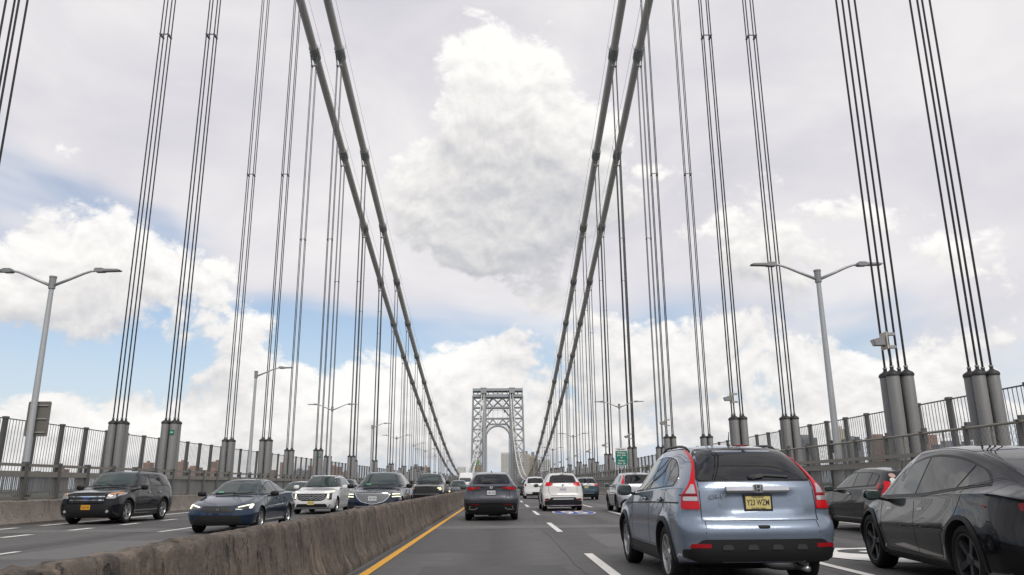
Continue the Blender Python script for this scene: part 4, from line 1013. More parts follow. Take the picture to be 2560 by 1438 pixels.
def suv_spec(L, W, H, wb, fo, R=0.36, **k):
    """a generic tall estate body; everything may be overridden"""
    rk = k.pop('rake', 0.42); belt = k.pop('beltz', H * 0.62); hood = k.pop('hood', H * 0.62); cowl = k.pop('cowl', L - fo - 0.55); nose = k.pop('nose', hood - 0.16)
    hw = W / 2; wr = k.pop('roofw', hw * 0.66); wst = cowl - k.pop('wsl', 0.80)
    S = dict(L=L, W=W, R=R, axles=(L - fo - wb, L - fo),
        top=[(0, H - 0.10), (0.5, H - 0.045), (1.2, H - 0.005), (wst - 0.5, H), (wst, H - 0.045), ((wst + cowl) / 2, (H + hood) / 2 + 0.01), (cowl, hood + 0.02), (cowl + 0.25, hood - 0.01), (L - 0.45, nose + 0.06), (L, nose)],
        belt=[(0, belt + 0.04), (1.0, belt + 0.02), (cowl - 0.3, belt - 0.03), (cowl + 0.1, hood - 0.09), (L - 0.4, nose - 0.05), (L, nose - 0.10)],
        wtop=[(0, wr * 0.96), (1.0, wr), (wst, wr * 0.98), (cowl, hw * 0.80), (cowl + 0.5, hw * 0.80), (L, hw * 0.74)],
        wbelt=[(0, hw * 0.93), (1.2, hw * 0.955), (cowl, hw * 0.955), (L, hw * 0.93)],
        rear=[(0.2, 0.10), (0.38, 0.03), (0.50, 0.0), (0.70, 0.02), (0.78, 0.06), (belt - 0.05, 0.10), (belt + 0.1, 0.16), (H - 0.12, rk), (H, rk + 0.06)],
        front=[(0.18, 0.16), (0.30, 0.05), (0.48, 0.0), (nose - 0.12, 0.03), (nose, 0.08), (nose + 0.05, 0.14), (H, 0.2)])
    S.update(k); S['_'] = dict(H=H, belt=belt, hood=hood, cowl=cowl, wst=wst, rk=rk, wr=wr, nose=nose, hw=hw)
    return S
def side_glass(c, y_r, splits, m_rear=M_PRIVACY, trim=M_TRIM, top_off=0.115, ztail=0.12, a0=0.10, a1=0.18):
    """door windows between belt and roof: one pane per gap in splits (rear to front)"""
    g = c.S['_']; H, belt, cowl, wst = g['H'], g['belt'], g['cowl'], g['wst']; zt = H - top_off
    def zb(y): return belt + 0.055 - 0.02 * (y / c.L)
    yb, yt = cowl - a0 - 0.02, wst - a1 + 0.30
    outline = [(y_r, zb(y_r), 0.06), (yb, zb(yb) - 0.01, 0.02), (yt, zt - 0.035, 0.10), (wst - 0.45, zt + 0.005, 0.2), (y_r + 0.75, zt, 0.12), (y_r + 0.30, zt - 0.03, 0.12), (y_r - 0.02, zb(y_r) + ztail, 0.05)]
    c.both('window_surround', outline, trim, off=0.003, r=0.03)
    ys = [y_r - 0.2] + splits + [yb + 0.3]
    def clip(poly, a, b):
        def half(P, k, sgn):
            out = []
            for i in range(len(P)):
                p, q = P[i], P[(i + 1) % len(P)]; ip, iq = sgn * (p[0] - k) >= 0, sgn * (q[0] - k) >= 0
                if ip: out.append(p)
                if ip != iq: t = (k - p[0]) / (q[0] - p[0]); out.append((k, p[1] + t * (q[1] - p[1])))
            return out
        return half(half(poly, a, 1), b, -1)
    R0 = rpoly(outline, 0.03, 4); cx = sum(p[0] for p in R0) / len(R0); cz = sum(p[1] for p in R0) / len(R0)
    inner = [(cx + (p[0] - cx) * 0.985, cz + (p[1] - cz) * 0.93) for p in R0]
    for i, (a, b) in enumerate(zip(ys[:-1], ys[1:])):
        P = clip(inner, a + 0.022, b - 0.022)
        if len(P) > 3: c.both('side_window', P, M_GLASS if i == len(ys) - 2 else m_rear, off=0.006, r=0)
def windshield(c, m=M_GLASS_G, zb=None, k=1.0):
    g = c.S['_']; zt = g['H'] - 0.075; zb = zb or g['hood'] + 0.045; wb_ = g['hw'] * 0.80 * k; wt_ = g['wr'] * 0.93
    c.patch('windshield_border', 'front', [(-wb_ - 0.015, zb - 0.015, 0.1), (0, zb - 0.03), (wb_ + 0.015, zb - 0.015, 0.1), (wt_ + 0.015, zt + 0.012, 0.08), (0, zt + 0.03), (-wt_ - 0.015, zt + 0.012, 0.08)], M_TRIM, off=0.003)
    o = c.patch('windshield', 'front', [(-wb_, zb, 0.1), (0, zb - 0.015), (wb_, zb, 0.1), (wt_, zt, 0.08), (0, zt + 0.02), (-wt_, zt, 0.08)], m, off=0.006)
    c.wiper([(-wb_ * 0.75, zb + 0.045), (0.05, zb + 0.02)], view='front'); c.wiper([(0.0, zb + 0.05), (wb_ * 0.8, zb + 0.03)], view='front')
    return o
def doors(c, ys, z0=0.34):
    g = c.S['_']; zb = g['belt'] + 0.02
    for v in ('L', 'R'):
        for y in ys: c.gap(v, [(y, z0), (y, zb)])
        c.gap(v, [(min(ys), z0), (max(ys), z0)])
# ------------------------------------------------------------------ blue-grey SUV right in front (seen from behind)
M_DRED2 = mat('reflector_red', (0.30, 0.008, 0.014), 0.25, ior=1.4); M_BOSS = mat('dull_grey_plastic', (0.032, 0.033, 0.036), 0.55)
def blue_suv():
    S = suv_spec(4.52, 1.82, 1.675, 2.62, 0.91, R=0.345, beltz=1.075, hood=1.05, cowl=3.22, wsl=0.85, roofw=0.60, tw=0.225,
        rear=[(0.2, 0.16), (0.34, 0.06), (0.44, 0.02), (0.575, 0.015), (0.585, 0.0), (0.66, 0.0), (0.745, 0.035), (0.765, 0.085), (0.90, 0.095), (1.10, 0.125), (1.20, 0.17), (1.40, 0.33), (1.58, 0.53), (1.68, 0.60)],
        wtop=[(0, 0.565), (0.7, 0.60), (1.5, 0.62), (2.37, 0.61), (3.22, 0.73), (3.8, 0.73), (4.52, 0.66)], drop=0.10, Er=0.42, nr=4.2, Lb=1.4, q=1.35, zb=[(0, 0.32), (0.35, 0.28), (0.9, 0.21), (3.9, 0.20), (4.52, 0.22)], spokes=7, rim=M_RIM, flare=0.022)
    def mod(x, y, z):     # pressed recess round the number plate, ridge over the bumper
        if y < 0.4:
            bx = max(0.0, min(1.0, (0.47 - abs(x) - 0.12 * (z - 0.85)) / 0.07)); bz = max(0.0, min(1.0, (z - 0.83) / 0.05)) * max(0.0, min(1.0, (1.10 - z) / 0.03))
            y += 0.030 * bx * bz
            ox = max(0.0, min(1.0, (0.66 - abs(x)) / 0.22)); oz = max(0.0, min(1.0, (z - 0.79) / 0.03)) * max(0.0, min(1.0, (0.93 - z) / 0.12)); y += 0.012 * (1 - ox) * oz
        return x, y, z
    S['mod'] = mod
    c = Car('suv', 'blue-grey SUV with tall red tail lamps and a pale yellow number plate', 'SUV', S, paint('blue_grey', (0.200, 0.246, 0.316), 0.45, 0.34), (2.975, 8.9), R_(1.5))
    # rear window and its black edge
    gl = [(-0.535, 1.585, 0.10), (-0.665, 1.215, 0.05), (0.665, 1.215, 0.05), (0.535, 1.585, 0.10), (0, 1.60)]
    c.patch('rear_window_border', 'rear', [(-0.552, 1.60, 0.10), (-0.685, 1.20, 0.05), (0.685, 1.20, 0.05), (0.552, 1.60, 0.10), (0, 1.615)], M_TRIM, off=0.003, res=0.05)
    c.patch('rear_window', 'rear', gl, M_PRIVACY, off=0.007, res=0.05)
    c.wiper([(-0.02, 1.245), (0.12, 1.262), (0.40, 1.245)], [(-0.04, 1.235), (0.10, 1.255)])
    c.blob('wiper_pivot', (-0.03, 0.19, 1.245), (0.10, 0.06, 0.05), M_BLACK)
    for sg in (-1, 1):
        def P(pts): return pts if sg > 0 else mirror_poly(pts)
        t = c.patch('tail_lamp', 'rear', P([(0.555, 1.60, 0.01), (0.574, 1.59, 0.01), (0.648, 1.38), (0.738, 1.20), (0.838, 1.05), (0.862, 0.895, 0.03), (0.672, 0.895, 0.02), (0.688, 1.05), (0.688, 1.20)]), M_RED, off=0.016, r=0.02, res=0.022, thick=0.03)
        c.patch('clear_lens', 'rear', P([(0.708, 1.165), (0.735, 1.165), (0.800, 1.075), (0.800, 1.066), (0.704, 1.066)]), M_CLEAR, off=0.021, r=0.012, res=0.022, parent=t)
        c.patch('clear_lens', 'rear', P([(0.69, 1.032), (0.825, 1.032), (0.83, 0.985), (0.69, 0.985)]), M_CLEAR, off=0.021, r=0.012, res=0.022, parent=t)
        c.patch('red_lens_strip', 'rear', P([(0.69, 1.056), (0.85, 1.056), (0.852, 1.040), (0.69, 1.040)]), M_DRED, off=0.021, r=0.0, res=0.022, parent=t)  # thin dark red line of lens between the clear ones
        c.patch('reflector', 'rear', P([(0.60, 0.525), (0.80, 0.525), (0.82, 0.48), (0.60, 0.48)]), M_DRED2, off=0.018, r=0.015)
    # tailgate shut lines, chrome handle bar with emblem, plate
    c.gap('rear', [(-0.665, 1.20), (-0.668, 0.77), (0.668, 0.77), (0.665, 1.20)], 0.009); c.gap('rear', [(-0.64, 0.77), (-0.655, 0.585)], 0.008); c.gap('rear', [(0.64, 0.77), (0.655, 0.585)], 0.008)
    bar = MB(); h, _ = c.cast('rear', 0, 1.115); y0 = h.y - 0.012
    bar.prism([(y0 - 0.024, 1.143), (y0 - 0.034, 1.10), (y0 - 0.026, 1.078), (y0 + 0.06, 1.078), (y0 + 0.06, 1.148)], -0.365, 0.365, 'x')
    b = bar.build('chrome_bar', M_CHROME, c.root)
    e = MB().prism(rrect(0.112, 0.092, 0.02), y0 - 0.048, y0 - 0.02, 'y'); e = e.build('emblem', M_CHROME, c.root); e.location = (0, 0, 1.122)
    MB().prism([(-0.044, 0.036), (0.044, 0.036), (0.034, -0.036), (-0.034, -0.036)], y0 - 0.0505, y0 - 0.048, 'y').build('emblem_ground', M_LAMPBLK, e)
    b = MB()
    for sg in (-1, 1): b.prism([(sg * 0.018, 0.038), (sg * 0.034, 0.038), (sg * 0.026, -0.038), (sg * 0.013, -0.038), (sg * 0.016, -0.006), (sg * 0.019, 0.012)], y0 - 0.0535, y0 - 0.0505, 'y')
    b.box(-0.019, 0.019, y0 - 0.0535, y0 - 0.0505, -0.010, 0.006); b.build('emblem_letter', M_CHROME, e)
    o = text_mesh('CR-V', 0.075, M_CHROME, 'model_lettering', c.root, 0.003, 0.001, 0.20, 0.35); h, _ = c.cast('rear', -0.49, 1.04); o.location = (-0.49, h.y - 0.016, 1.035); o.rotation_euler = (R_(90), 0, 0)
    c.plate('rear', 0.0, 0.965, 'nj', 'Y23 WZM', 'Garden State', 0.0, True, 'New Jersey', (0.305, 0.155), 0.014, 0.26)
    c.blob('gate_handle', (0.01, 0.10 - 0.068, 0.70), (0.15, 0.06, 0.045), M_BLACK, 4)
    # lower bumper, skid, exhaust, tow eye
    c.patch('lower_bumper', 'rear', [(-0.872, 0.46), (-0.80, 0.465, 0.06), (-0.70, 0.57, 0.06), (0.70, 0.57, 0.06), (0.80, 0.465, 0.06), (0.872, 0.46), (0.865, 0.375), (0.74, 0.335), (-0.74, 0.335), (-0.865, 0.375)], M_CLAD, off=0.014, r=0.02, res=0.05, thick=0.03)
    for x in (-0.42, -0.14, 0.14, 0.42): c.patch('bumper_boss', 'rear', [(x - 0.065, 0.47), (x - 0.045, 0.515), (x + 0.045, 0.515), (x + 0.065, 0.47), (x + 0.05, 0.46), (x - 0.05, 0.46)], M_BOSS, off=0.024, r=0.02, res=0.03)
    MB().tube([(0.50, 0.10, 0.24), (0.50, 0.55, 0.25)], 0.035, 12).build('exhaust', M_SATIN, c.root, smooth=True); c.blob('silencer', (0.42, 0.55, 0.27), (0.55, 0.3, 0.17), M_SATIN, 2.6)
    MB().box(-0.5, 0.5, 0.9, 3.6, 0.17, 0.3).build('underbody', M_WELL, c.root)
    # side: windows, bright outline, doors, cladding
    out = [(0.64, 1.135, 0.05), (3.02, 1.045, 0.02), (2.60, 1.42, 0.2), (2.20, 1.525, 0.25), (1.55, 1.55, 0.3), (1.02, 1.49, 0.25), (0.60, 1.25, 0.12)]
    R0 = rpoly(out, 0.05, 5); cx = sum(p[0] for p in R0) / len(R0); cz = sum(p[1] for p in R0) / len(R0)
    def shr(kx, kz): return [(cx + (p[0] - cx) * kx, cz + (p[1] - cz) * kz) for p in R0]
    c.both('window_chrome', R0, M_CHROME, off=0.003, r=0); c.both('window_surround', shr(0.985, 0.94), M_TRIM, off=0.005, r=0)
    inn = shr(0.965, 0.87)
    def clipx(P, a, b):
        def half(P, k, sgn):
            o_ = []
            for i in range(len(P)):
                p, q = P[i], P[(i + 1) % len(P)]; ip, iq = sgn * (p[0] - k) >= 0, sgn * (q[0] - k) >= 0
                if ip: o_.append(p)
                if ip != iq: t = (k - p[0]) / (q[0] - p[0]); o_.append((k, p[1] + t * (q[1] - p[1])))
            return o_
        return half(half(P, a, 1), b, -1)
    for a, b, m in ((0, 1.02, M_PRIVACY), (1.045, 1.83, M_PRIVACY), (1.88, 4, M_GLASS)): c.both('side_window', clipx(inn, a, b), m, off=0.0075, r=0)
    for v in ('L', 'R'):
        c.gap(v, [(1.86, 0.42), (1.86, 1.10)]); c.gap(v, [(0.98, 1.13), (1.0, 0.95), (1.32, 0.72), (1.36, 0.42)]); c.gap(v, [(3.0, 1.05), (2.98, 0.42)]); c.gap(v, [(1.36, 0.42), (2.98, 0.42)])
        c.line('side_moulding', v, [(0.33, 0.965), (1.5, 0.95), (3.0, 0.915), (3.55, 0.895)], 0.018, M_CLAD, 0.006)
        c.patch('sill_cladding', v, [(1.42, 0.40), (3.15, 0.40), (3.15, 0.235), (1.42, 0.235)], M_CLAD, off=0.012, r=0.02, thick=0.03)
        if v == 'L': c.patch('fuel_flap', v, [(0.66, 0.98), (0.82, 0.98), (0.82, 0.83), (0.66, 0.83)], c.pm, off=0.003, r=0.04)
    c.arches(M_CLAD, 0.055, 0.012)
    c.handles((1.18, 2.05), 0.985, c.pm)
    c.mirrors(2.86, 1.10, c.pm, (0.22, 0.12, 0.17), 0.07)
    windshield(c); c.antenna(1.02, 0.17); c.rails(0.85, 2.2, 0.56, M_TRIM)
    c.blob('high_brake_lamp', (0.0, 0.575, 1.628), (0.2, 0.04, 0.022), M_DRED)
    return c
blue_suv()
def clip_y(P, a, b):
    def half(P, k, sgn):
        o_ = []
        for i in range(len(P)):
            p, q = P[i], P[(i + 1) % len(P)]; ip, iq = sgn * (p[0] - k) >= 0, sgn * (q[0] - k) >= 0
            if ip: o_.append(p)
            if ip != iq: t = (k - p[0]) / (q[0] - p[0]); o_.append((k, p[1] + t * (q[1] - p[1])))
        return o_
    return half(half(P, a, 1), b, -1)
def side_set(c, out, splits, mats, chrome=None, k1=(0.985, 0.93), k2=(0.97, 0.87)):
    """side windows from one outline (rear to front), panes cut at the pillars"""
    R0 = rpoly(out, 0.05, 5); cx = sum(p[0] for p in R0) / len(R0); cz = sum(p[1] for p in R0) / len(R0)
    def shr(k): return [(cx + (p[0] - cx) * k[0], cz + (p[1] - cz) * k[1]) for p in R0]
    if chrome: c.both('window_bright_trim', R0, chrome, off=0.003, r=0); c.both('window_surround', shr(k1), M_TRIM, off=0.005, r=0)
    else: c.both('window_surround', R0, M_TRIM, off=0.004, r=0)
    ys = [-1] + splits + [9]
    for a, b, m in zip(ys[:-1], ys[1:], mats):
        P = clip_y(shr(k2), a + 0.02, b - 0.02)
        if len(P) > 3: c.both('side_window', P, m, off=0.0075, r=0)
def rear_glass(c, zt, zb, wt, wb, m=M_PRIVACY, wiper=True):
    c.patch('rear_window_border', 'rear', [(-wt - 0.02, zt + 0.015, 0.08), (-wb - 0.02, zb - 0.015, 0.05), (wb + 0.02, zb - 0.015, 0.05), (wt + 0.02, zt + 0.015, 0.08), (0, zt + 0.028)], M_TRIM, off=0.003)
    c.patch('rear_window', 'rear', [(-wt, zt, 0.08), (-wb, zb, 0.05), (wb, zb, 0.05), (wt, zt, 0.08), (0, zt + 0.014)], m, off=0.007)
    if wiper: c.wiper([(-0.30, zb + 0.04), (-0.1, zb + 0.06), (0.02, zb + 0.035)])

# ------------------------------------------------------------------ black electric hatchback at the right edge
def black_ev():
    L = 4.75; hw = 0.96
    S = dict(L=L, W=1.92, R=0.365, axles=(L - 0.86 - 2.89, L - 0.86), q=1.35, tw=0.255, rim=M_RIM_DARK, spokes=5, style='big', flare=0.02, well=0.045, Er=0.5, nr=3.6, Ef=0.75, nf=3.0, drop=0.10,
        top=[(0, 1.03), (0.18, 1.12), (0.55, 1.27), (1.1, 1.46), (1.7, 1.58), (2.25, 1.62), (2.7, 1.61), (3.05, 1.52), (3.4, 1.32), (3.72, 1.08), (3.95, 0.985), (4.4, 0.85), (L, 0.70)],
        belt=[(0, 0.96), (0.5, 1.03), (1.2, 1.02), (2.5, 0.965), (3.5, 0.925), (3.9, 0.87), (4.4, 0.74), (L, 0.62)],
        wtop=[(0, 0.55), (0.5, 0.52), (1.2, 0.54), (2.2, 0.585), (2.9, 0.59), (3.7, 0.74), (4.2, 0.72), (L, 0.60)],
        wbelt=[(0, 0.80), (0.6, 0.87), (1.2, 0.90), (3.4, 0.90), (4.2, 0.88), (L, 0.82)],
        rear=[(0.2, 0.12), (0.34, 0.03), (0.55, 0.0), (0.80, 0.06), (0.95, 0.05), (1.05, 0.02), (1.65, 0.05)], front=[(0.18, 0.18), (0.3, 0.06), (0.45, 0.0), (0.62, 0.06), (0.72, 0.16), (1.65, 0.2)])
    S['_'] = dict(H=1.62, belt=0.99, hood=1.03, cowl=3.74, wst=2.95, rk=0.3, wr=0.58, nose=0.70, hw=hw)
    c = Car('hatchback', 'glossy black fastback hatchback with dark wheels, cut by the right picture edge', 'car', S, paint('black', (0.005, 0.0055, 0.007), 0.0, 0.25), (5.83, 7.44), R_(-7.0))
    side_set(c, [(0.70, 1.135, 0.02), (2.0, 1.01), (3.58, 0.955, 0.02), (3.12, 1.30, 0.25), (2.62, 1.475, 0.3), (2.1, 1.515, 0.3), (1.5, 1.455, 0.3), (0.98, 1.30, 0.1)], [1.22, 2.28], [M_PRIVACY, M_PRIVACY, M_GLASS_G])
    for v in ('L', 'R'):
        c.gap(v, [(2.26, 0.33), (2.30, 0.95)]); c.gap(v, [(1.02, 1.05), (1.16, 0.82), (1.55, 0.60), (1.60, 0.33)]); c.gap(v, [(3.42, 0.93), (3.40, 0.60), (3.30, 0.33)]); c.gap(v, [(1.60, 0.33), (3.30, 0.33)])
        c.line('door_handle', v, [(2.02, 0.86), (2.20, 0.855)], 0.03, M_LAMPBLK, 0.004); c.line('door_handle', v, [(3.02, 0.84), (3.20, 0.835)], 0.03, M_LAMPBLK, 0.004)
        c.patch('sill_trim', v, [(1.42, 0.30), (3.42, 0.30), (3.42, 0.215), (1.42, 0.215)], M_CLAD, off=0.010, r=0.02, thick=0.02)
        c.patch('badge_camera', v, [(3.55, 0.80), (3.64, 0.80), (3.60, 0.765)], M_LAMPBLK, off=0.006, r=0.01)
        c.patch('side_marker', v, [(0.50, 0.935), (0.60, 0.945), (0.60, 0.925), (0.52, 0.915)], M_DRED, off=0.006, r=0.006)
    c.arches(M_CLAD, 0.05, 0.012)
    c.patch('roof_glass', 'top', [(-0.46, 1.45, 0.1), (0.46, 1.45, 0.1), (0.50, 2.75, 0.1), (-0.50, 2.75, 0.1)], M_PRIVACY, off=0.004)
    c.patch('rear_window', 'top', [(-0.44, 0.40, 0.08), (0.44, 0.40, 0.08), (0.45, 1.38, 0.08), (-0.45, 1.38, 0.08)], M_PRIVACY, off=0.005)
    c.patch('windshield', 'front', [(-0.70, 1.05, 0.1), (0.70, 1.05, 0.1), (0.52, 1.555, 0.08), (-0.52, 1.555, 0.08)], M_GLASS_G, off=0.006)
    for sg in (-1, 1): c.patch('head_lamp', 'front', [(sg * 0.50, 0.70), (sg * 0.72, 0.76), (sg * 0.80, 0.72), (sg * 0.74, 0.64)] if sg > 0 else mirror_poly([(0.50, 0.70), (0.72, 0.76), (0.80, 0.72), (0.74, 0.64)]), M_CLEAR, off=0.007, r=0.02)
    c.pair('tail_lamp', 'rear', [(0.30, 0.98), (0.74, 0.97), (0.74, 0.90), (0.55, 0.86)], M_DRED, off=0.007, r=0.02)
    c.patch('lower_bumper', 'rear', [(-0.8, 0.5), (0.8, 0.5), (0.78, 0.25), (-0.78, 0.25)], M_CLAD, off=0.012)
    c.mirrors(3.34, 1.01, c.pm, (0.22, 0.15, 0.145), 0.07);
    return c
black_ev()

# ------------------------------------------------------------------ small black hatchback beyond it
def small_hatch():
    S = suv_spec(4.06, 1.69, 1.525, 2.50, 0.80, R=0.30, beltz=0.985, hood=0.985, cowl=3.05, wsl=0.95, roofw=0.545, rake=0.34, tw=0.185, nose=0.80, rim=M_RIM_DARK, drop=0.08)
    c = Car('hatchback', 'small black hatchback with stickers on its rear window, behind the black fastback', 'car', S, paint('black_small', (0.005, 0.005, 0.0055), 0.0, 0.28), (9.42, 17.35))
    side_set(c, [(0.60, 1.09, 0.02), (2.90, 0.985, 0.02), (2.42, 1.30, 0.2), (2.05, 1.405, 0.25), (1.0, 1.40, 0.2), (0.62, 1.33, 0.08)], [0.98, 1.72], [M_PRIVACY, M_GLASS, M_GLASS_G])
    rear_glass(c, 1.40, 1.04, 0.50, 0.57)
    for sg in (-1, 1):
        P = [(0.56, 1.16), (0.66, 1.20), (0.735, 1.05), (0.80, 0.92), (0.80, 0.80), (0.60, 0.80), (0.575, 0.95)]; t = c.patch('tail_lamp', 'rear', P if sg > 0 else mirror_poly(P), M_RED, off=0.010, r=0.03)
        P = [(0.40, 0.95), (0.52, 0.98), (0.60, 1.13), (0.54, 1.13), (0.33, 0.85), (0.30, 0.80)]
        sv = 'R' if sg > 0 else 'L'; c.patch('tail_lamp_side', sv, [(0.40, 1.14), (0.50, 1.14), (0.46, 1.02), (0.60, 0.92), (0.48, 0.82), (0.40, 0.84)], M_RED, off=0.008, r=0.03, parent=t)
    ST = [mat('sticker_white', (0.6, 0.6, 0.58), 0.5), mat('sticker_blue', (0.35, 0.50, 0.56), 0.5), mat('sticker_pink', (0.48, 0.30, 0.26), 0.5)]
    for x, z, r, m in ((-0.47, 1.31, 0.05, ST[2]), (-0.50, 1.21, 0.05, ST[0]), (-0.50, 1.12, 0.075, ST[1]), (-0.37, 1.11, 0.05, ST[0])): c.patch('window_sticker', 'rear', [(x + r * math.cos(a) * 1.2, z + r * math.sin(a)) for a in np.linspace(0, 2 * math.pi, 14)[:-1]], m, off=0.010, r=0, res=0.03)
    for v in ('L', 'R'):
        c.gap(v, [(1.70, 0.30), (1.70, 1.02)]); c.gap(v, [(0.86, 1.06), (0.98, 0.85), (1.18, 0.60), (1.2, 0.30)]); c.gap(v, [(2.80, 0.98), (2.78, 0.30)])
        c.line('sill_strip', v, [(1.15, 0.27), (2.8, 0.27)], 0.02, M_CLAD, 0.01)
    c.handles((0.98, 1.86), 0.90, M_CHROME, 0.17); c.mirrors(2.66, 1.02, c.pm, (0.2, 0.12, 0.14), 0.08); windshield(c); c.antenna(0.75, 0.16)
    c.patch('lower_bumper', 'rear', [(-0.7, 0.42), (0.7, 0.42), (0.68, 0.25), (-0.68, 0.25)], M_CLAD, off=0.01)
    return c
small_hatch()

# ------------------------------------------------------------------ grey crossover straight ahead
def grey_crossover():
    S = suv_spec(4.63, 1.845, 1.64, 2.66, 0.99, R=0.36, beltz=1.06, hood=1.03, cowl=3.2, roofw=0.60, rake=0.50, tw=0.225, q=1.1,
        rear=[(0.2, 0.22), (0.40, 0.10), (0.58, 0.04), (0.60, 0.02), (0.72, 0.0), (0.84, 0.04), (1.0, 0.05), (1.14, 0.03), (1.20, 0.13), (1.5, 0.46), (1.64, 0.54)])
    def mod(x, y, z):
        if y < 0.5 and 0.72 < z < 1.12:
            e = abs(x) - (0.33 + (1.10 - z) * 0.72); y += 0.03 * max(0, 1 - abs(e) / 0.07)
        return x, y, z
    S['mod'] = mod
    c = Car('crossover', 'dark grey crossover with angular red lamps, straight ahead beside the median barrier', 'SUV', S, paint('dark_grey', (0.078, 0.082, 0.098), 0.5, 0.33), (-0.285, 26.6))
    rear_glass(c, 1.52, 1.225, 0.53, 0.62); c.blob('wiper_blade', (-0.12, 0.17, 1.255), (0.36, 0.03, 0.035), M_BLACK, 2.5)
    c.pair('tail_lamp_housing', 'rear', [(0.80, 1.0), (0.79, 1.125), (0.60, 1.16), (0.27, 1.11), (0.60, 1.015)], M_LAMPBLK, off=0.007, r=0.02)
    c.pair('tail_lamp', 'rear', [(0.795, 1.01), (0.785, 1.10), (0.60, 1.125), (0.33, 1.085), (0.60, 1.03)], M_RED, off=0.012, r=0.02)
    o = MB().lathe([(0.030, 0.0), (0.042, 0.0), (0.042, 0.012), (0.030, 0.012)], 'y', 22, close=True).build('emblem', M_CHROME, c.root); h, _ = c.cast('rear', 0, 1.10); o.location = (0, h.y - 0.014, 1.095); o.scale = (1.25, 1, 0.95)
    MB().box(-0.022, -0.010, -0.004, 0.004, -0.022, 0.024).box(-0.022, 0.024, -0.004, 0.004, -0.024, -0.012).build('emblem_letter', M_CHROME, o)
    c.plate('rear', 0, 0.925, 'white', None, frame=True, wd=0.25); o = text_mesh('NX300', 0.05, M_CHROME, 'model_lettering', c.root, 0.003, 0, 0.17); o.location = (0.50, h.y - 0.015, 0.78); o.rotation_euler = (R_(90), 0, 0)
    c.gap('rear', [(-0.62, 1.0), (-0.60, 0.72), (0.60, 0.72), (0.62, 1.0)], 0.012)
    c.patch('lower_bumper', 'rear', [(-0.86, 0.58), (0, 0.60), (0.86, 0.58), (0.84, 0.28), (0.6, 0.235), (-0.6, 0.235), (-0.84, 0.28)], M_CLAD, off=0.012, r=0.04)
    c.pair('reflector', 'rear', [(0.40, 0.555), (0.70, 0.555), (0.70, 0.525), (0.42, 0.525)], M_DRED, off=0.018, r=0.01)
    for sg in (-1, 1): c.line('silver_blade', 'rear', [(sg * 0.70, 0.50), (sg * 0.75, 0.385), (sg * 0.54, 0.385), (sg * 0.46, 0.445)], 0.028, M_SATIN, 0.026)
    c.line('silver_strip', 'rear', [(-0.46, 0.445), (0.46, 0.445)], 0.012, M_CLAD, 0.026)
    side_glass(c, 0.72, [1.25, 2.05]); doors(c, (1.25, 2.05, 3.0)); c.handles((1.4, 2.2), 0.95, c.pm); c.mirrors(2.85, 1.10, c.pm, (0.24, 0.13, 0.16), 0.10); windshield(c); c.antenna(0.85, fin=True)
    c.arches(M_CLAD, 0.045, 0.01); c.rails(0.8, 2.3, 0.56, M_SATIN); MB().box(-0.55, 0.55, 0.3, 3.8, 0.19, 0.3).box(-0.1, 0.35, 0.5, 0.9, 0.15, 0.25).build('underbody', M_WELL, c.root)
    return c
grey_crossover()

# ------------------------------------------------------------------ white crossover in the lane to the right
def white_crossover():
    S = suv_spec(4.69, 1.84, 1.70, 2.705, 0.95, R=0.36, beltz=1.10, hood=1.06, cowl=3.25, roofw=0.60, rake=0.46)
    c = Car('crossover', 'white crossover with red lamps at the window corners, behind the painted route shield', 'SUV', S, paint('pearl_white', (0.66, 0.655, 0.63), 0.0, 0.3), (2.86, 35.3))
    rear_glass(c, 1.565, 1.25, 0.50, 0.61)
    c.pair('tail_lamp', 'rear', [(0.80, 1.10), (0.74, 1.27), (0.60, 1.265), (0.43, 1.20), (0.55, 1.105)], M_RED, off=0.012, r=0.02)
    c.line('tailgate_strip', 'rear', [(-0.34, 1.06), (0.34, 1.06)], 0.035, M_SATIN, 0.012); c.plate('rear', 0, 0.955, 'white', None, frame=False)
    c.gap('rear', [(-0.65, 1.1), (-0.64, 0.85), (-0.56, 0.70), (0.56, 0.70), (0.64, 0.85), (0.65, 1.1)], 0.014); c.blob('emblem', (0, 0.06, 1.17), (0.10, 0.03, 0.09), M_CHROME, 2)
    c.patch('lower_bumper', 'rear', [(-0.84, 0.46), (-0.66, 0.47), (-0.56, 0.61), (0.56, 0.61), (0.66, 0.47), (0.84, 0.46), (0.82, 0.28), (-0.82, 0.28)], M_CLAD, off=0.012, r=0.04)
    c.line('silver_strip', 'rear', [(-0.46, 0.535), (0.46, 0.535)], 0.03, M_CHROME, 0.024); c.pair('reflector', 'rear', [(0.62, 0.56), (0.81, 0.56), (0.82, 0.48), (0.66, 0.48)], M_DRED, off=0.015, r=0.02)
    side_glass(c, 0.70, [1.2, 2.05]); doors(c, (1.2, 2.05, 3.0)); c.handles((1.4, 2.2), 0.98, c.pm); c.mirrors(2.85, 1.13, c.pm, (0.24, 0.13, 0.17), 0.10); windshield(c); c.antenna(0.8, fin=True)
    c.arches(M_CLAD, 0.05, 0.01); c.rails(0.8, 2.3, 0.56, M_SATIN); c.blob('high_brake_lamp', (0.0, 0.47, 1.62), (0.2, 0.04, 0.022), M_DRED)
    MB().box(-0.55, 0.55, 0.3, 3.8, 0.19, 0.3).build('underbody', M_WELL, c.root); return c
white_crossover()

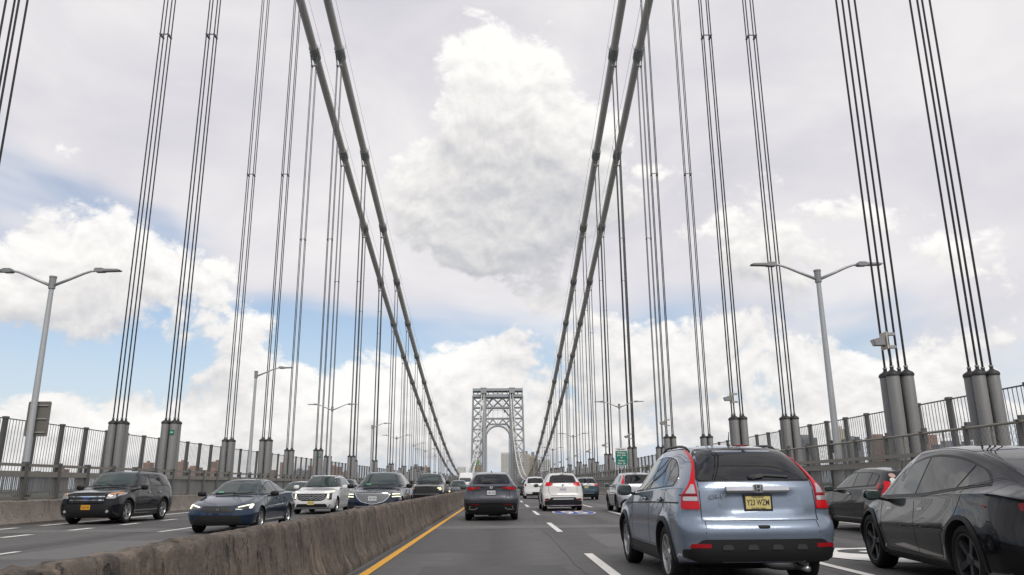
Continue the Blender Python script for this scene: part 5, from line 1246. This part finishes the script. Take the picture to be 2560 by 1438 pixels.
# ------------------------------------------------------------------ silver crossover ahead of the blue-grey one
def silver_crossover():
    S = suv_spec(4.53, 1.82, 1.655, 2.62, 0.92, R=0.345, beltz=1.09, hood=1.05, cowl=3.2, roofw=0.60, rake=0.48, spokes=7, rim=M_RIM_DARK)
    c = Car('crossover', 'silver crossover with upright red lamps, just left of the blue-grey one', 'SUV', S, paint('silver', (0.40, 0.405, 0.43), 0.6, 0.32), (5.90, 32.75))
    rear_glass(c, 1.535, 1.18, 0.52, 0.63)
    for P in ([(0.56, 1.54), (0.60, 1.52), (0.72, 1.28), (0.80, 1.10), (0.84, 1.0), (0.84, 0.97), (0.66, 0.97), (0.655, 1.18)],):
        for sg in (1, -1):
            t = c.patch('tail_lamp', 'rear', P if sg > 0 else mirror_poly(P), M_RED, off=0.010, r=0.02); Q = [(0.68, 1.06), (0.80, 1.06), (0.83, 0.985), (0.68, 0.985)]; c.patch('clear_lens', 'rear', Q if sg > 0 else mirror_poly(Q), M_CLEAR, off=0.014, r=0.01, parent=t)
    c.gap('rear', [(-0.64, 0.97), (-0.63, 0.72), (0.63, 0.72), (0.64, 0.97)], 0.012)
    c.patch('lower_bumper', 'rear', [(-0.86, 0.40), (-0.70, 0.56), (0.70, 0.56), (0.86, 0.40), (0.82, 0.25), (-0.82, 0.25)], M_CLAD, off=0.012, r=0.04); c.line('silver_strip', 'rear', [(-0.60, 0.52), (0.60, 0.52)], 0.035, M_SATIN, 0.022); c.line('silver_strip', 'rear', [(-0.5, 0.44), (0.5, 0.44)], 0.03, M_SATIN, 0.022)
    side_glass(c, 0.66, [1.15, 1.98]); doors(c, (1.15, 1.98, 2.95)); c.handles((1.3, 2.15), 0.96, c.pm); c.mirrors(2.82, 1.12, c.pm, (0.22, 0.12, 0.16), 0.08); windshield(c); c.antenna(0.9, 0.12)
    c.arches(M_CLAD, 0.05, 0.01); MB().box(-0.55, 0.55, 0.3, 3.6, 0.19, 0.3).build('underbody', M_WELL, c.root); return c
silver_crossover()

# ------------------------------------------------------------------ white boxy SUV further ahead
def white_boxy():
    S = suv_spec(4.82, 1.925, 1.82, 2.79, 0.93, R=0.385, beltz=1.18, hood=1.14, cowl=3.35, wsl=0.62, roofw=0.64, rake=0.24, q=0.8, nose=1.0)
    c = Car('suv', 'boxy white SUV with dark lamps, seen between the grey and the white crossover', 'SUV', S, paint('plain_white', (0.68, 0.68, 0.67), 0.0, 0.3), (3.02, 66))
    rear_glass(c, 1.68, 1.28, 0.60, 0.66, wiper=False); c.pair('tail_lamp', 'rear', [(0.76, 1.26), (0.86, 1.22), (0.87, 1.02), (0.76, 1.02)], M_DRED, off=0.012, r=0.02); c.line('tailgate_strip', 'rear', [(-0.3, 1.13), (0.3, 1.13)], 0.05, M_CHROME, 0.012)
    c.plate('rear', 0, 1.02, 'white', None, frame=False); c.patch('lower_bumper', 'rear', [(-0.78, 0.40), (-0.3, 0.40), (-0.25, 0.55), (0.25, 0.55), (0.3, 0.40), (0.78, 0.40), (0.78, 0.28), (-0.78, 0.28)], M_CLAD, off=0.012, r=0.03)
    side_glass(c, 0.55, [1.2, 2.1]); doors(c, (1.2, 2.1, 3.1)); c.mirrors(2.98, 1.22, M_TRIM, (0.24, 0.13, 0.2), 0.12); windshield(c); c.rails(0.6, 2.5, 0.58, M_SATIN); MB().box(-0.55, 0.55, 0.3, 3.8, 0.25, 0.34).build('underbody', M_WELL, c.root); return c
white_boxy()
def dark_far(x, y, label, col, nm, plate='nj', H=1.7, kind='SUV', bar=False):
    S = suv_spec(4.7, 1.88, H, 2.75, 0.93, R=0.37, rake=0.42, q=0.7)
    c = Car('suv', label, kind, S, paint(nm, col, 0.4, 0.3), (x, y))
    rear_glass(c, H - 0.16, H * 0.735, 0.52, 0.62, wiper=False); c.pair('tail_lamp', 'rear', [(0.45, 1.16), (0.80, 1.17), (0.83, 1.02), (0.55, 1.05)], M_RED, off=0.012, r=0.02)
    if bar: c.line('light_bar', 'rear', [(-0.80, 1.165), (0.80, 1.165)], 0.05, mat('pink_reflex_strip', (0.55, 0.33, 0.32), 0.2, coat=1.0), 0.016)
    c.plate('rear', -0.05 if bar else 0, 0.94, plate, None, frame=False); c.line('silver_strip', 'rear', [(-0.5, 0.5), (0.5, 0.5)], 0.04, M_SATIN, 0.012); c.patch('lower_bumper', 'rear', [(-0.84, 0.46), (0.84, 0.46), (0.82, 0.27), (-0.82, 0.27)], M_CLAD, off=0.012)
    side_glass(c, 0.7, [1.2, 2.05]); c.mirrors(2.9, 1.14, M_TRIM, (0.22, 0.12, 0.16), 0.1); windshield(c); c.rails(0.8, 2.4, 0.56, M_SATIN); return c
dark_far(6.66, 59.5, 'dark teal SUV with a yellow plate, half hidden right of the white crossover', (0.018, 0.045, 0.062), 'dark_teal', 'nj', 1.70, bar=True)
dark_far(3.20, 84, 'dark far SUV with a red lamp, half hidden left of the boxy white SUV', (0.025, 0.025, 0.028), 'far_black', 'nj', 1.78)
dark_far(0.1, 120, 'small far red SUV ahead of the grey crossover', (0.20, 0.02, 0.02), 'far_red', 'nj', 1.62)
dark_far(6.4, 98, 'small far grey SUV in the third lane', (0.12, 0.12, 0.125), 'far_grey', 'nj', 1.66)
# ------------------------------------------------------------------ oncoming traffic (front ends; y = L is the nose)
def oncoming(name, label, cat, S, pm, x, yfront): return Car(name, label, cat, S, pm, (x, yfront + S['L']), math.pi)
def common_side(c, y_r, sp, hz=0.97, hm=None):
    side_glass(c, y_r, sp); doors(c, tuple(sp) + (c.S['_']['cowl'] - 0.15,)); c.handles([q + 0.18 for q in sp], hz, hm or c.pm)
def rear_simple(c, H):
    rear_glass(c, H - 0.16, H * 0.735, 0.52, 0.62, wiper=False); c.pair('tail_lamp', 'rear', [(0.5, 1.16), (0.80, 1.17), (0.83, 1.0), (0.55, 1.03)], M_RED, off=0.012, r=0.02)
def sticker(c, x, z, w=0.09, h=0.035): c.patch('toll_tag', 'front', [(x - w, z), (x + w, z), (x + w, z + h), (x - w, z + h)], M_STICK, off=0.010, r=0)

def black_three_row():
    H = 1.79; S = suv_spec(4.78, 1.98, H, 2.86, 0.95, R=0.40, beltz=1.20, hood=1.18, cowl=3.33, wsl=0.72, roofw=0.715, rake=0.17, nose=1.05, tw=0.245, rim=M_RIM, spokes=5, style='twin', nf=4.2, Ef=0.55)
    c = oncoming('suv', 'black oncoming SUV with an orange plate, in the far left lane by the parapet', 'SUV', S, paint('black_blue', (0.006, 0.0065, 0.009), 0.0, 0.27), -13.92, 26.75)
    windshield(c, zb=1.24); common_side(c, 0.62, [1.2, 2.08], 1.02, M_CHROME); rear_simple(c, H)
    c.patch('grille', 'front', [(-0.60, 0.98), (0.60, 0.98), (0.55, 0.72), (-0.55, 0.72)], M_BLACK, off=0.006, r=0.03)
    for z, w in ((0.905, 0.60), (0.79, 0.57)): c.line('grille_bar', 'front', [(-w, z), (w, z)], 0.035, M_CHROME, 0.022)
    o = MB().lathe([(0.0, 0), (0.10, 0), (0.10, 0.012), (0.0, 0.012)], 'y', 24).build('emblem', mat('emblem_blue', (0.03, 0.05, 0.2), 0.3, coat=1.0), c.root); h, _ = c.cast('front', 0, 0.85); o.location = (0, h.y + 0.02, 0.85); o.scale.z = 0.45
    for sg in (1, -1):
        P = [(0.62, 0.84), (0.70, 1.01), (0.94, 1.05), (0.95, 0.95), (0.86, 0.84)]; Q = [(0.68, 0.96), (0.71, 1.005), (0.93, 1.045), (0.94, 0.98)]
        t = c.patch('head_lamp', 'front', P if sg > 0 else mirror_poly(P), M_CLEAR, off=0.008, r=0.03); c.patch('turn_lens', 'front', Q if sg > 0 else mirror_poly(Q), M_AMBER, off=0.013, r=0.01, parent=t)
        o = MB().lathe([(0.0, 0.03), (0.05, 0.02), (0.055, 0.0)], 'y', 16).build('fog_lamp', M_CLEAR, c.root); h, _ = c.cast('front', sg * 0.70, 0.42); o.location = (sg * 0.70, h.y - 0.005, 0.42)
    c.patch('lower_grille', 'front', [(-0.72, 0.66), (0.72, 0.66), (0.80, 0.36), (0.66, 0.25), (-0.66, 0.25), (-0.80, 0.36)], M_CLAD, off=0.006, r=0.05)
    c.plate('front', 0.0, 0.56, 'ny', None, frame=False, wd=0.24); c.mirrors(3.08, 1.20, M_TRIM, (0.24, 0.14, 0.18), 0.10); c.rails(0.8, 2.7, 0.60, M_TRIM); c.line('side_strip', 'R', [(1.5, 0.42), (3.4, 0.42)], 0.04, M_CHROME, 0.01); c.line('side_strip', 'L', [(1.5, 0.42), (3.4, 0.42)], 0.04, M_CHROME, 0.01)
    c.arches(M_CLAD, 0.04, 0.008); sticker(c, 0.28, 1.27); return c
black_three_row()

def blue_sedan():
    L = 4.67; hw = 0.90
    S = dict(L=L, W=1.80, R=0.325, axles=(L - 0.89 - 2.735, L - 0.89), tw=0.225, rim=M_RIM, spokes=5, style='twin', Er=0.5, nr=3.6, Ef=0.60, nf=3.6, drop=0.075, q=1.1,
        top=[(0, 1.03), (0.35, 1.10), (0.8, 1.19), (1.4, 1.345), (1.95, 1.41), (2.4, 1.41), (2.75, 1.36), (3.15, 1.15), (3.52, 0.955), (3.75, 0.915), (4.3, 0.81), (L, 0.70)],
        belt=[(0, 0.96), (0.8, 0.98), (2.0, 0.95), (3.3, 0.90), (3.75, 0.83), (4.3, 0.73), (L, 0.62)], wtop=[(0, 0.60), (0.8, 0.52), (1.5, 0.52), (2.6, 0.54), (3.5, 0.70), (4.2, 0.70), (L, 0.62)],
        wbelt=[(0, 0.80), (0.8, 0.85), (3.5, 0.855), (L, 0.83)], rear=[(0.2, 0.12), (0.4, 0.02), (0.6, 0.0), (0.9, 0.06), (1.05, 0.02), (1.42, 0.1)], front=[(0.16, 0.14), (0.28, 0.03), (0.45, 0.0), (0.62, 0.02), (0.70, 0.08), (1.42, 0.2)])
    S['_'] = dict(H=1.415, belt=0.955, hood=0.93, cowl=3.54, wst=2.72, rk=0.2, wr=0.54, nose=0.70, hw=hw)
    c = oncoming('sedan', 'dark blue oncoming sedan with slim lit headlamps, nearest beyond the median barrier', 'car', S, paint('navy', (0.011, 0.028, 0.060), 0.35, 0.28), -7.42, 20.9)
    c.patch('windshield_border', 'front', [(-0.72, 0.975, 0.1), (0, 0.955), (0.72, 0.975, 0.1), (0.52, 1.365, 0.08), (0, 1.378), (-0.52, 1.365, 0.08)], M_TRIM, off=0.003); c.patch('windshield', 'front', [(-0.70, 0.99, 0.1), (0, 0.97), (0.70, 0.99, 0.1), (0.505, 1.35, 0.08), (0, 1.363), (-0.505, 1.35, 0.08)], M_GLASS_G, off=0.006)
    c.wiper([(-0.5, 1.02), (0.05, 0.995)], view='front'); c.wiper([(0.0, 1.02), (0.55, 1.005)], view='front')
    side_set(c, [(0.95, 1.06, 0.02), (3.38, 0.955, 0.02), (2.85, 1.235, 0.2), (2.4, 1.345, 0.3), (1.8, 1.345, 0.3), (1.25, 1.23, 0.1)], [1.35, 2.12], [M_GLASS, M_GLASS, M_GLASS_G])
    for v in ('L', 'R'): c.gap(v, [(2.10, 0.30), (2.12, 0.94)]); c.gap(v, [(3.25, 0.30), (3.25, 0.93)]); c.gap(v, [(1.25, 0.95), (1.5, 0.55), (1.5, 0.30)])
    c.handles((1.45, 2.30), 0.86, c.pm, 0.18); c.mirrors(3.10, 1.00, M_TRIM, (0.23, 0.14, 0.145), 0.09)
    c.patch('grille', 'front', [(-0.46, 0.695), (0.46, 0.695), (0.36, 0.53), (-0.36, 0.53)], M_BLACK, off=0.006, r=0.05); c.patch('lower_intake', 'front', [(-0.56, 0.46), (0.56, 0.46), (0.66, 0.24), (-0.66, 0.24)], M_BLACK, off=0.008, r=0.04)
    for z in (0.30, 0.36, 0.42): c.line('intake_slat', 'front', [(-0.56, z), (0.56, z)], 0.014, M_CLAD, 0.014)
    c.line('lip', 'front', [(-0.80, 0.205), (0, 0.20), (0.80, 0.205)], 0.04, M_CLAD, 0.02)
    e = MB().prism(rrect(0.12, 0.10, 0.02), 0, 0.012, 'y').build('emblem', M_LAMPBLK, c.root); h, _ = c.cast('front', 0, 0.62); e.location = (0, h.y + 0.012, 0.615)
    b = MB()
    for sg in (-1, 1): b.prism([(sg * 0.026, 0.044), (sg * 0.046, 0.044), (sg * 0.036, -0.044), (sg * 0.018, -0.044)], 0.012, 0.02, 'y')
    b.box(-0.028, 0.028, 0.012, 0.02, -0.010, 0.010).build('emblem_letter', M_CHROME, e)
    for sg in (1, -1):
        f = (lambda P: P) if sg > 0 else mirror_poly
        t = c.patch('head_lamp', 'front', f([(0.45, 0.605), (0.47, 0.66), (0.78, 0.735), (0.84, 0.72), (0.82, 0.63), (0.60, 0.60)]), M_LAMPBLK, off=0.008, r=0.015); c.patch('daytime_lamp', 'front', f([(0.50, 0.668), (0.80, 0.738), (0.825, 0.72), (0.51, 0.650)]), M_DRL, off=0.014, r=0.004, parent=t); c.patch('daytime_lamp', 'front', f([(0.755, 0.72), (0.825, 0.725), (0.81, 0.63), (0.76, 0.63)]), M_DRL, off=0.014, r=0.01, parent=t)
    c.pair('tail_lamp', 'rear', [(0.4, 0.95), (0.8, 0.95), (0.8, 0.84), (0.5, 0.84)], M_RED, off=0.008); c.patch('rear_window', 'top', [(-0.48, 0.72), (0.48, 0.72), (0.46, 1.35), (-0.46, 1.35)], M_PRIVACY, off=0.005)
    sticker(c, 0.42, 1.02, 0.07); c.antenna(1.15, fin=True); return c
blue_sedan()

def white_family_suv():
    H = 1.69; S = suv_spec(4.79, 1.90, H, 2.765, 0.95, R=0.365, beltz=1.11, hood=1.09, cowl=3.36, wsl=0.80, roofw=0.62, rake=0.42, nose=0.97, tw=0.235, style='twin', Ef=0.6, nf=3.8)
    c = oncoming('suv', 'white oncoming SUV with a black mesh grille and yellow plate, behind the blue sedan', 'SUV', S, paint('bright_white', (0.72, 0.72, 0.72), 0.0, 0.28), -8.22, 34.5)
    windshield(c, zb=1.15); common_side(c, 0.72, [1.3, 2.15], 1.0, M_CHROME); rear_simple(c, H)
    c.patch('grille', 'front', [(-0.66, 0.87), (0.66, 0.87), (0.60, 0.64), (0.42, 0.56), (-0.42, 0.56), (-0.60, 0.64)], M_BLACK, off=0.006, r=0.03)
    for z in (0.80, 0.72, 0.64): c.line('grille_mesh', 'front', [(-0.58 + i * 0.0967, z + (0.025 if i % 2 else -0.025)) for i in range(13)], 0.018, M_SATIN, 0.014)
    o = MB().lathe([(0.05, 0), (0.075, 0), (0.075, 0.012), (0.05, 0.012)], 'y', 22, close=True).build('emblem', M_CHROME, c.root); h, _ = c.cast('front', 0, 0.74); o.location = (0, h.y + 0.022, 0.74); o.scale.x = 1.5
    for sg in (1, -1):
        f = (lambda P: P) if sg > 0 else mirror_poly
        c.patch('daytime_lamp', 'front', f([(0.56, 0.925), (0.86, 0.985), (0.86, 0.965), (0.56, 0.90)]), M_DRL, off=0.010, r=0); t = c.patch('head_lamp', 'front', f([(0.64, 0.86), (0.85, 0.90), (0.85, 0.60), (0.68, 0.62)]), M_LAMPBLK, off=0.010, r=0.03); c.patch('daytime_lamp', 'front', f([(0.665, 0.855), (0.735, 0.865), (0.735, 0.66), (0.685, 0.66)]), M_DRL, off=0.015, r=0.01, parent=t)
    c.patch('lower_intake', 'front', [(-0.62, 0.44), (0.62, 0.44), (0.70, 0.30), (-0.70, 0.30)], M_BLACK, off=0.008, r=0.04); c.line('skid_strip', 'front', [(-0.80, 0.42), (-0.70, 0.27), (0.70, 0.27), (0.80, 0.42)], 0.045, M_SATIN, 0.015)
    c.plate('front', 0.02, 0.48, 'nj', None, frame=False); c.mirrors(3.10, 1.15, c.pm, (0.24, 0.14, 0.17), 0.10); c.rails(0.8, 2.6, 0.57, M_SATIN); return c
white_family_suv()

def navy_luxury():
    H = 1.72; S = suv_spec(4.945, 1.975, H, 2.955, 0.88, R=0.385, beltz=1.12, hood=1.10, cowl=3.52, wsl=0.85, roofw=0.63, rake=0.50, nose=0.98, tw=0.26, style='twin', Ef=0.6, nf=3.8)
    c = oncoming('suv', 'navy blue oncoming SUV with a crest-shaped chrome mesh grille and double-line headlamps', 'SUV', S, paint('deep_navy', (0.008, 0.013, 0.032), 0.2, 0.27), -4.66, 28.9)
    windshield(c, zb=1.17); common_side(c, 0.80, [1.4, 2.3], 1.0); rear_simple(c, H)
    G = [(-0.66, 0.93, 0.03), (0.66, 0.93, 0.03), (0.60, 0.78, 0.05), (0.44, 0.62, 0.1), (0.0, 0.515, 0.1), (-0.44, 0.62, 0.1), (-0.60, 0.78, 0.05)]
    Gs = [(x * 0.95, 0.74 + (z - 0.74) * 0.92, *r) for x, z, *r in G]
    c.patch('grille_frame', 'front', G, M_CHROME, off=0.010); gp = c.patch('grille', 'front', Gs, M_BLACK, off=0.016)
    gi = rpoly(Gs, 0.03, 3)
    for sg in (-1, 1):
        for k in range(-9, 10):       # crossing diagonal strips
            seg = [(x, 0.74 + sg * (x - k * 0.115) * 0.42) for x in np.arange(-0.63, 0.64, 0.02)]; run = []
            for p in seg + [(9, 9)]:
                if inside(gi, *p): run.append(p)
                else:
                    if len(run) > 2: c.line('grille_mesh', 'front', [run[0], run[-1]], 0.013, M_SATIN, 0.024, parent=gp)
                    run = []
    for sg in (1, -1):
        f = (lambda P: P) if sg > 0 else mirror_poly
        for z in (0.885, 0.795): c.patch('daytime_lamp', 'front', f([(0.70, z - 0.022), (0.90, z - 0.012), (0.905, z + 0.022), (0.70, z + 0.012)]), M_DRL, off=0.014, r=0.006); c.patch('fender_lamp', 'R' if sg > 0 else 'L', [(c.L - 0.50, z - 0.012), (c.L - 0.25, z - 0.012), (c.L - 0.25, z + 0.014), (c.L - 0.50, z + 0.014)], M_DRL, off=0.008, r=0)
    c.patch('lower_intake', 'front', [(-0.85, 0.55), (-0.55, 0.50), (0, 0.42), (0.55, 0.50), (0.85, 0.55), (0.80, 0.30), (-0.80, 0.30)], M_BLACK, off=0.006, r=0.04); c.line('skid_strip', 'front', [(-0.86, 0.30), (-0.72, 0.36), (-0.62, 0.45), (0.62, 0.45), (0.72, 0.36), (0.86, 0.30)], 0.05, M_SATIN, 0.016)
    c.plate('front', 0.0, 0.735, 'white', None, frame=False, off=0.035); c.mirrors(3.25, 1.17, M_TRIM, (0.24, 0.15, 0.17), 0.10); c.rails(0.8, 2.7, 0.58, M_SATIN); sticker(c, 0.42, 1.22); o = c.patch('hood_emblem', 'front', [(-0.12, 0.985), (0.12, 0.985), (0.06, 0.965), (-0.06, 0.965)], M_CHROME, off=0.006, r=0); return c
navy_luxury()

def pickup():
    L, W_, H = 5.85, 2.06, 1.93; hw = W_ / 2
    S = dict(L=L, W=W_, R=0.41, axles=(L - 1.02 - 3.57, L - 1.02), tw=0.275, spokes=6, Er=0.15, nr=8, Ef=0.5, nf=4.6, drop=0.09, zm=0.55, well=0.06,
        top=[(0, 1.38), (1.55, 1.38), (1.62, 1.40), (1.80, 1.80), (2.1, 1.90), (2.8, 1.93), (3.3, 1.90), (3.6, 1.72), (4.05, 1.36), (4.3, 1.32), (5.4, 1.22), (L, 1.14)],
        belt=[(0, 1.30), (1.5, 1.30), (2, 1.26), (3.9, 1.22), (4.2, 1.20), (L, 1.02)], wtop=[(0, 0.96), (1.5, 0.96), (1.9, 0.72), (3.3, 0.70), (4.1, 0.84), (L, 0.78)], wbelt=[(0, 0.985), (4, 0.985), (L, 0.94)],
        rear=[(0.3, 0.06), (0.5, 0.0), (1.4, 0.03), (1.95, 0.05)], front=[(0.3, 0.14), (0.45, 0.02), (0.6, 0.0), (1.1, 0.04), (1.2, 0.12), (1.95, 0.2)], zb=[(0, 0.42), (L, 0.36)])
    S['_'] = dict(H=H, belt=1.25, hood=1.33, cowl=4.1, wst=3.3, rk=0.2, wr=0.71, nose=1.14, hw=hw)
    c = oncoming('pickup_truck', 'black oncoming pickup truck with one glowing headlamp, behind the navy SUV', 'pickup truck', S, paint('truck_black', (0.006, 0.0065, 0.008), 0.0, 0.28), -4.50, 48.0)
    windshield(c, zb=1.40); side_glass(c, 1.98, [2.9], ztail=0.3); doors(c, (2.0, 2.9, 3.95), 0.5)
    c.patch('truck_bed', 'top', [(-0.80, 0.10), (0.80, 0.10), (0.80, 1.45), (-0.80, 1.45)], M_CLAD, off=0.004)
    c.patch('grille', 'front', [(-0.66, 1.10), (0.66, 1.10), (0.62, 0.70), (-0.62, 0.70)], M_BLACK, off=0.008, r=0.05); c.line('grille_rim', 'front', [(-0.66, 1.10), (0.66, 1.10), (0.62, 0.70), (-0.62, 0.70), (-0.66, 1.10)], 0.03, M_TRIM, 0.018)
    for z in (0.79, 0.88, 0.97, 1.05): c.line('grille_bar', 'front', [(-0.62, z), (0.62, z)], 0.025, M_CLAD, 0.02)
    c.line('hood_lip', 'front', [(-0.55, 1.165), (0.55, 1.165)], 0.04, M_SATIN, 0.01)
    for sg, m in ((1, M_LAMPBLK), (-1, M_LIT)):
        f = (lambda P: P) if sg > 0 else mirror_poly
        t = c.patch('head_lamp', 'front', f([(0.70, 1.08), (0.93, 1.06), (0.92, 0.86), (0.72, 0.84)]), M_LAMPBLK, off=0.010, r=0.04); o = MB().lathe([(0.0, 0.05), (0.06, 0.045), (0.085, 0.02), (0.09, 0.0)], 'y', 18).build('lamp_bulb', m if sg < 0 else M_CLEAR, c.root); h, _ = c.cast('front', sg * 0.85, 0.97); o.location = (sg * 0.85, h.y + 0.004, 0.965); c.patch('turn_lens', 'front', f([(0.70, 1.05), (0.77, 1.05), (0.77, 0.98), (0.70, 0.98)]), M_AMBER if sg > 0 else M_LIT, off=0.016, r=0.01, parent=t)
    c.patch('bumper', 'front', [(-0.92, 0.66), (0.92, 0.66), (0.90, 0.42), (-0.90, 0.42)], M_TRIM, off=0.03, r=0.05); c.line('bumper_strip', 'front', [(-0.85, 0.665), (0.85, 0.665)], 0.02, M_SATIN, 0.045)
    c.mirrors(3.78, 1.36, M_TRIM, (0.28, 0.16, 0.24), 0.12); c.pair('tail_lamp', 'rear', [(0.84, 1.22), (0.97, 1.22), (0.97, 0.9), (0.84, 0.9)], M_RED, off=0.008); return c
pickup()

def far_front(name, label, cat, x, y, col, nm, H=1.64, W_=1.82, L=4.4, slots=True, fog=True, q=0.7):
    S = suv_spec(L, W_, H, 2.64, 0.9, R=0.355, rake=0.38, q=q, nose=H * 0.585, cowl=L - 1.42)
    c = oncoming(name, label, cat, S, paint(nm, col, 0.4, 0.3), x, y); windshield(c, zb=S['_']['hood'] + 0.05); side_glass(c, 0.65, [1.15, 1.95]); rear_simple(c, H); n0 = S['_']['nose']
    c.patch('grille', 'front', [(-0.55, n0 - 0.06), (0.55, n0 - 0.06), (0.50, n0 - 0.22), (-0.50, n0 - 0.22)], M_BLACK, off=0.006, r=0.02)
    if slots:
        for k in range(7): xx = (k - 3) * 0.14; c.patch('grille_slot', 'front', [(xx - 0.05, n0 - 0.075), (xx + 0.05, n0 - 0.075), (xx + 0.045, n0 - 0.20), (xx - 0.045, n0 - 0.20)], M_CHROME, off=0.010, r=0.01); c.patch('slot_opening', 'front', [(xx - 0.036, n0 - 0.09), (xx + 0.036, n0 - 0.09), (xx + 0.032, n0 - 0.185), (xx - 0.032, n0 - 0.185)], M_BLACK, off=0.014, r=0.01)
    for sg in (1, -1):
        P = [(0.60, n0 - 0.06), (0.84, n0 - 0.05), (0.84, n0 - 0.18), (0.60, n0 - 0.21)]; c.patch('head_lamp', 'front', P if sg > 0 else mirror_poly(P), M_CLEAR, off=0.008, r=0.02)
        if fog: o = MB().lathe([(0.0, 0.04), (0.07, 0.03), (0.08, 0.0)], 'y', 14).build('fog_lamp', M_LIT, c.root); h, _ = c.cast('front', sg * 0.72, 0.60); o.location = (sg * 0.72, h.y, 0.60)
    c.patch('lower_intake', 'front', [(-0.7, 0.52), (0.7, 0.52), (0.72, 0.30), (-0.72, 0.30)], M_BLACK, off=0.008, r=0.04); c.plate('front', 0, 0.50, 'white', None, frame=False); c.mirrors(L - 1.65, H * 0.66 + 0.05, M_TRIM, (0.22, 0.13, 0.15), 0.09); return c
far_front('suv', 'small dark oncoming SUV with amber fog lamps, partly behind the grey crossover', 'SUV', -4.07, 75, (0.06, 0.063, 0.075), 'slate_grey')
far_front('suv', 'dark far oncoming car between the pickup and the small SUV', 'SUV', -7.4, 96, (0.02, 0.022, 0.028), 'far_dark', 1.62, fog=False, slots=False)
far_front('sedan', 'white oncoming car half hidden between the blue sedan and the white SUV', 'car', -11.25, 42, (0.70, 0.70, 0.70), 'white_sedan', 1.46, 1.84, 4.7, slots=False, fog=False)
far_front('suv', 'dark oncoming car hidden behind the white SUV, only its roof showing', 'SUV', -12.6, 62, (0.03, 0.035, 0.04), 'dark_roof', 1.72, slots=False, fog=False)
far_front('suv', 'grey far oncoming car in the second lane', 'SUV', -7.5, 130, (0.15, 0.15, 0.16), 'far_silver', 1.65, slots=False, fog=False)

def white_van():
    L, W_, H = 5.9, 2.05, 2.76; hw = W_ / 2
    S = dict(L=L, W=W_, R=0.35, axles=(1.2, L - 0.95), tw=0.22, Er=0.12, nr=8, Ef=0.5, nf=4.2, drop=0.14, zm=0.5, q=0.8,
        top=[(0, 2.70), (1, 2.76), (3.8, 2.76), (4.2, 2.68), (4.5, 2.42), (5.0, 1.62), (5.15, 1.48), (L, 1.12)], belt=[(0, 1.5), (4.4, 1.40), (5.1, 1.30), (L, 0.98)], wtop=[(0, 0.86), (4.2, 0.84), (5.0, 0.86), (L, 0.74)], wbelt=[(0, 1.01), (5, 0.99), (L, 0.92)],
        rear=[(0.3, 0.04), (0.5, 0.0), (2.8, 0.04)], front=[(0.2, 0.12), (0.4, 0.02), (0.6, 0.0), (1.0, 0.05), (1.2, 0.12), (2.8, 0.2)])
    S['_'] = dict(H=2.05, belt=1.42, hood=1.50, cowl=5.12, wst=4.55, rk=0.1, wr=0.86, nose=1.12, hw=hw)
    c = oncoming('van', 'tall white oncoming van rising behind the grey crossover', 'van', S, paint('van_white', (0.70, 0.70, 0.69), 0.0, 0.35), -4.35, 100)
    c.patch('windshield', 'front', [(-0.86, 1.55, 0.08), (0.86, 1.55, 0.08), (0.78, 2.05, 0.08), (-0.78, 2.05, 0.08)], M_GLASS_G, off=0.006); c.both('side_window', [(4.0, 1.50), (4.95, 1.48), (4.6, 1.95), (4.0, 2.0)], M_GLASS, off=0.006, r=0.05)
    c.patch('grille', 'front', [(-0.6, 1.0), (0.6, 1.0), (0.55, 0.70), (-0.55, 0.70)], M_BLACK, off=0.008, r=0.04); c.pair('head_lamp', 'front', [(0.66, 1.08), (0.90, 1.10), (0.90, 0.85), (0.68, 0.82)], M_CLEAR, off=0.008); c.patch('bumper', 'front', [(-0.92, 0.6), (0.92, 0.6), (0.9, 0.3), (-0.9, 0.3)], M_CLAD, off=0.02); c.mirrors(4.85, 1.70, M_TRIM, (0.2, 0.14, 0.34), 0.12); return c
white_van()
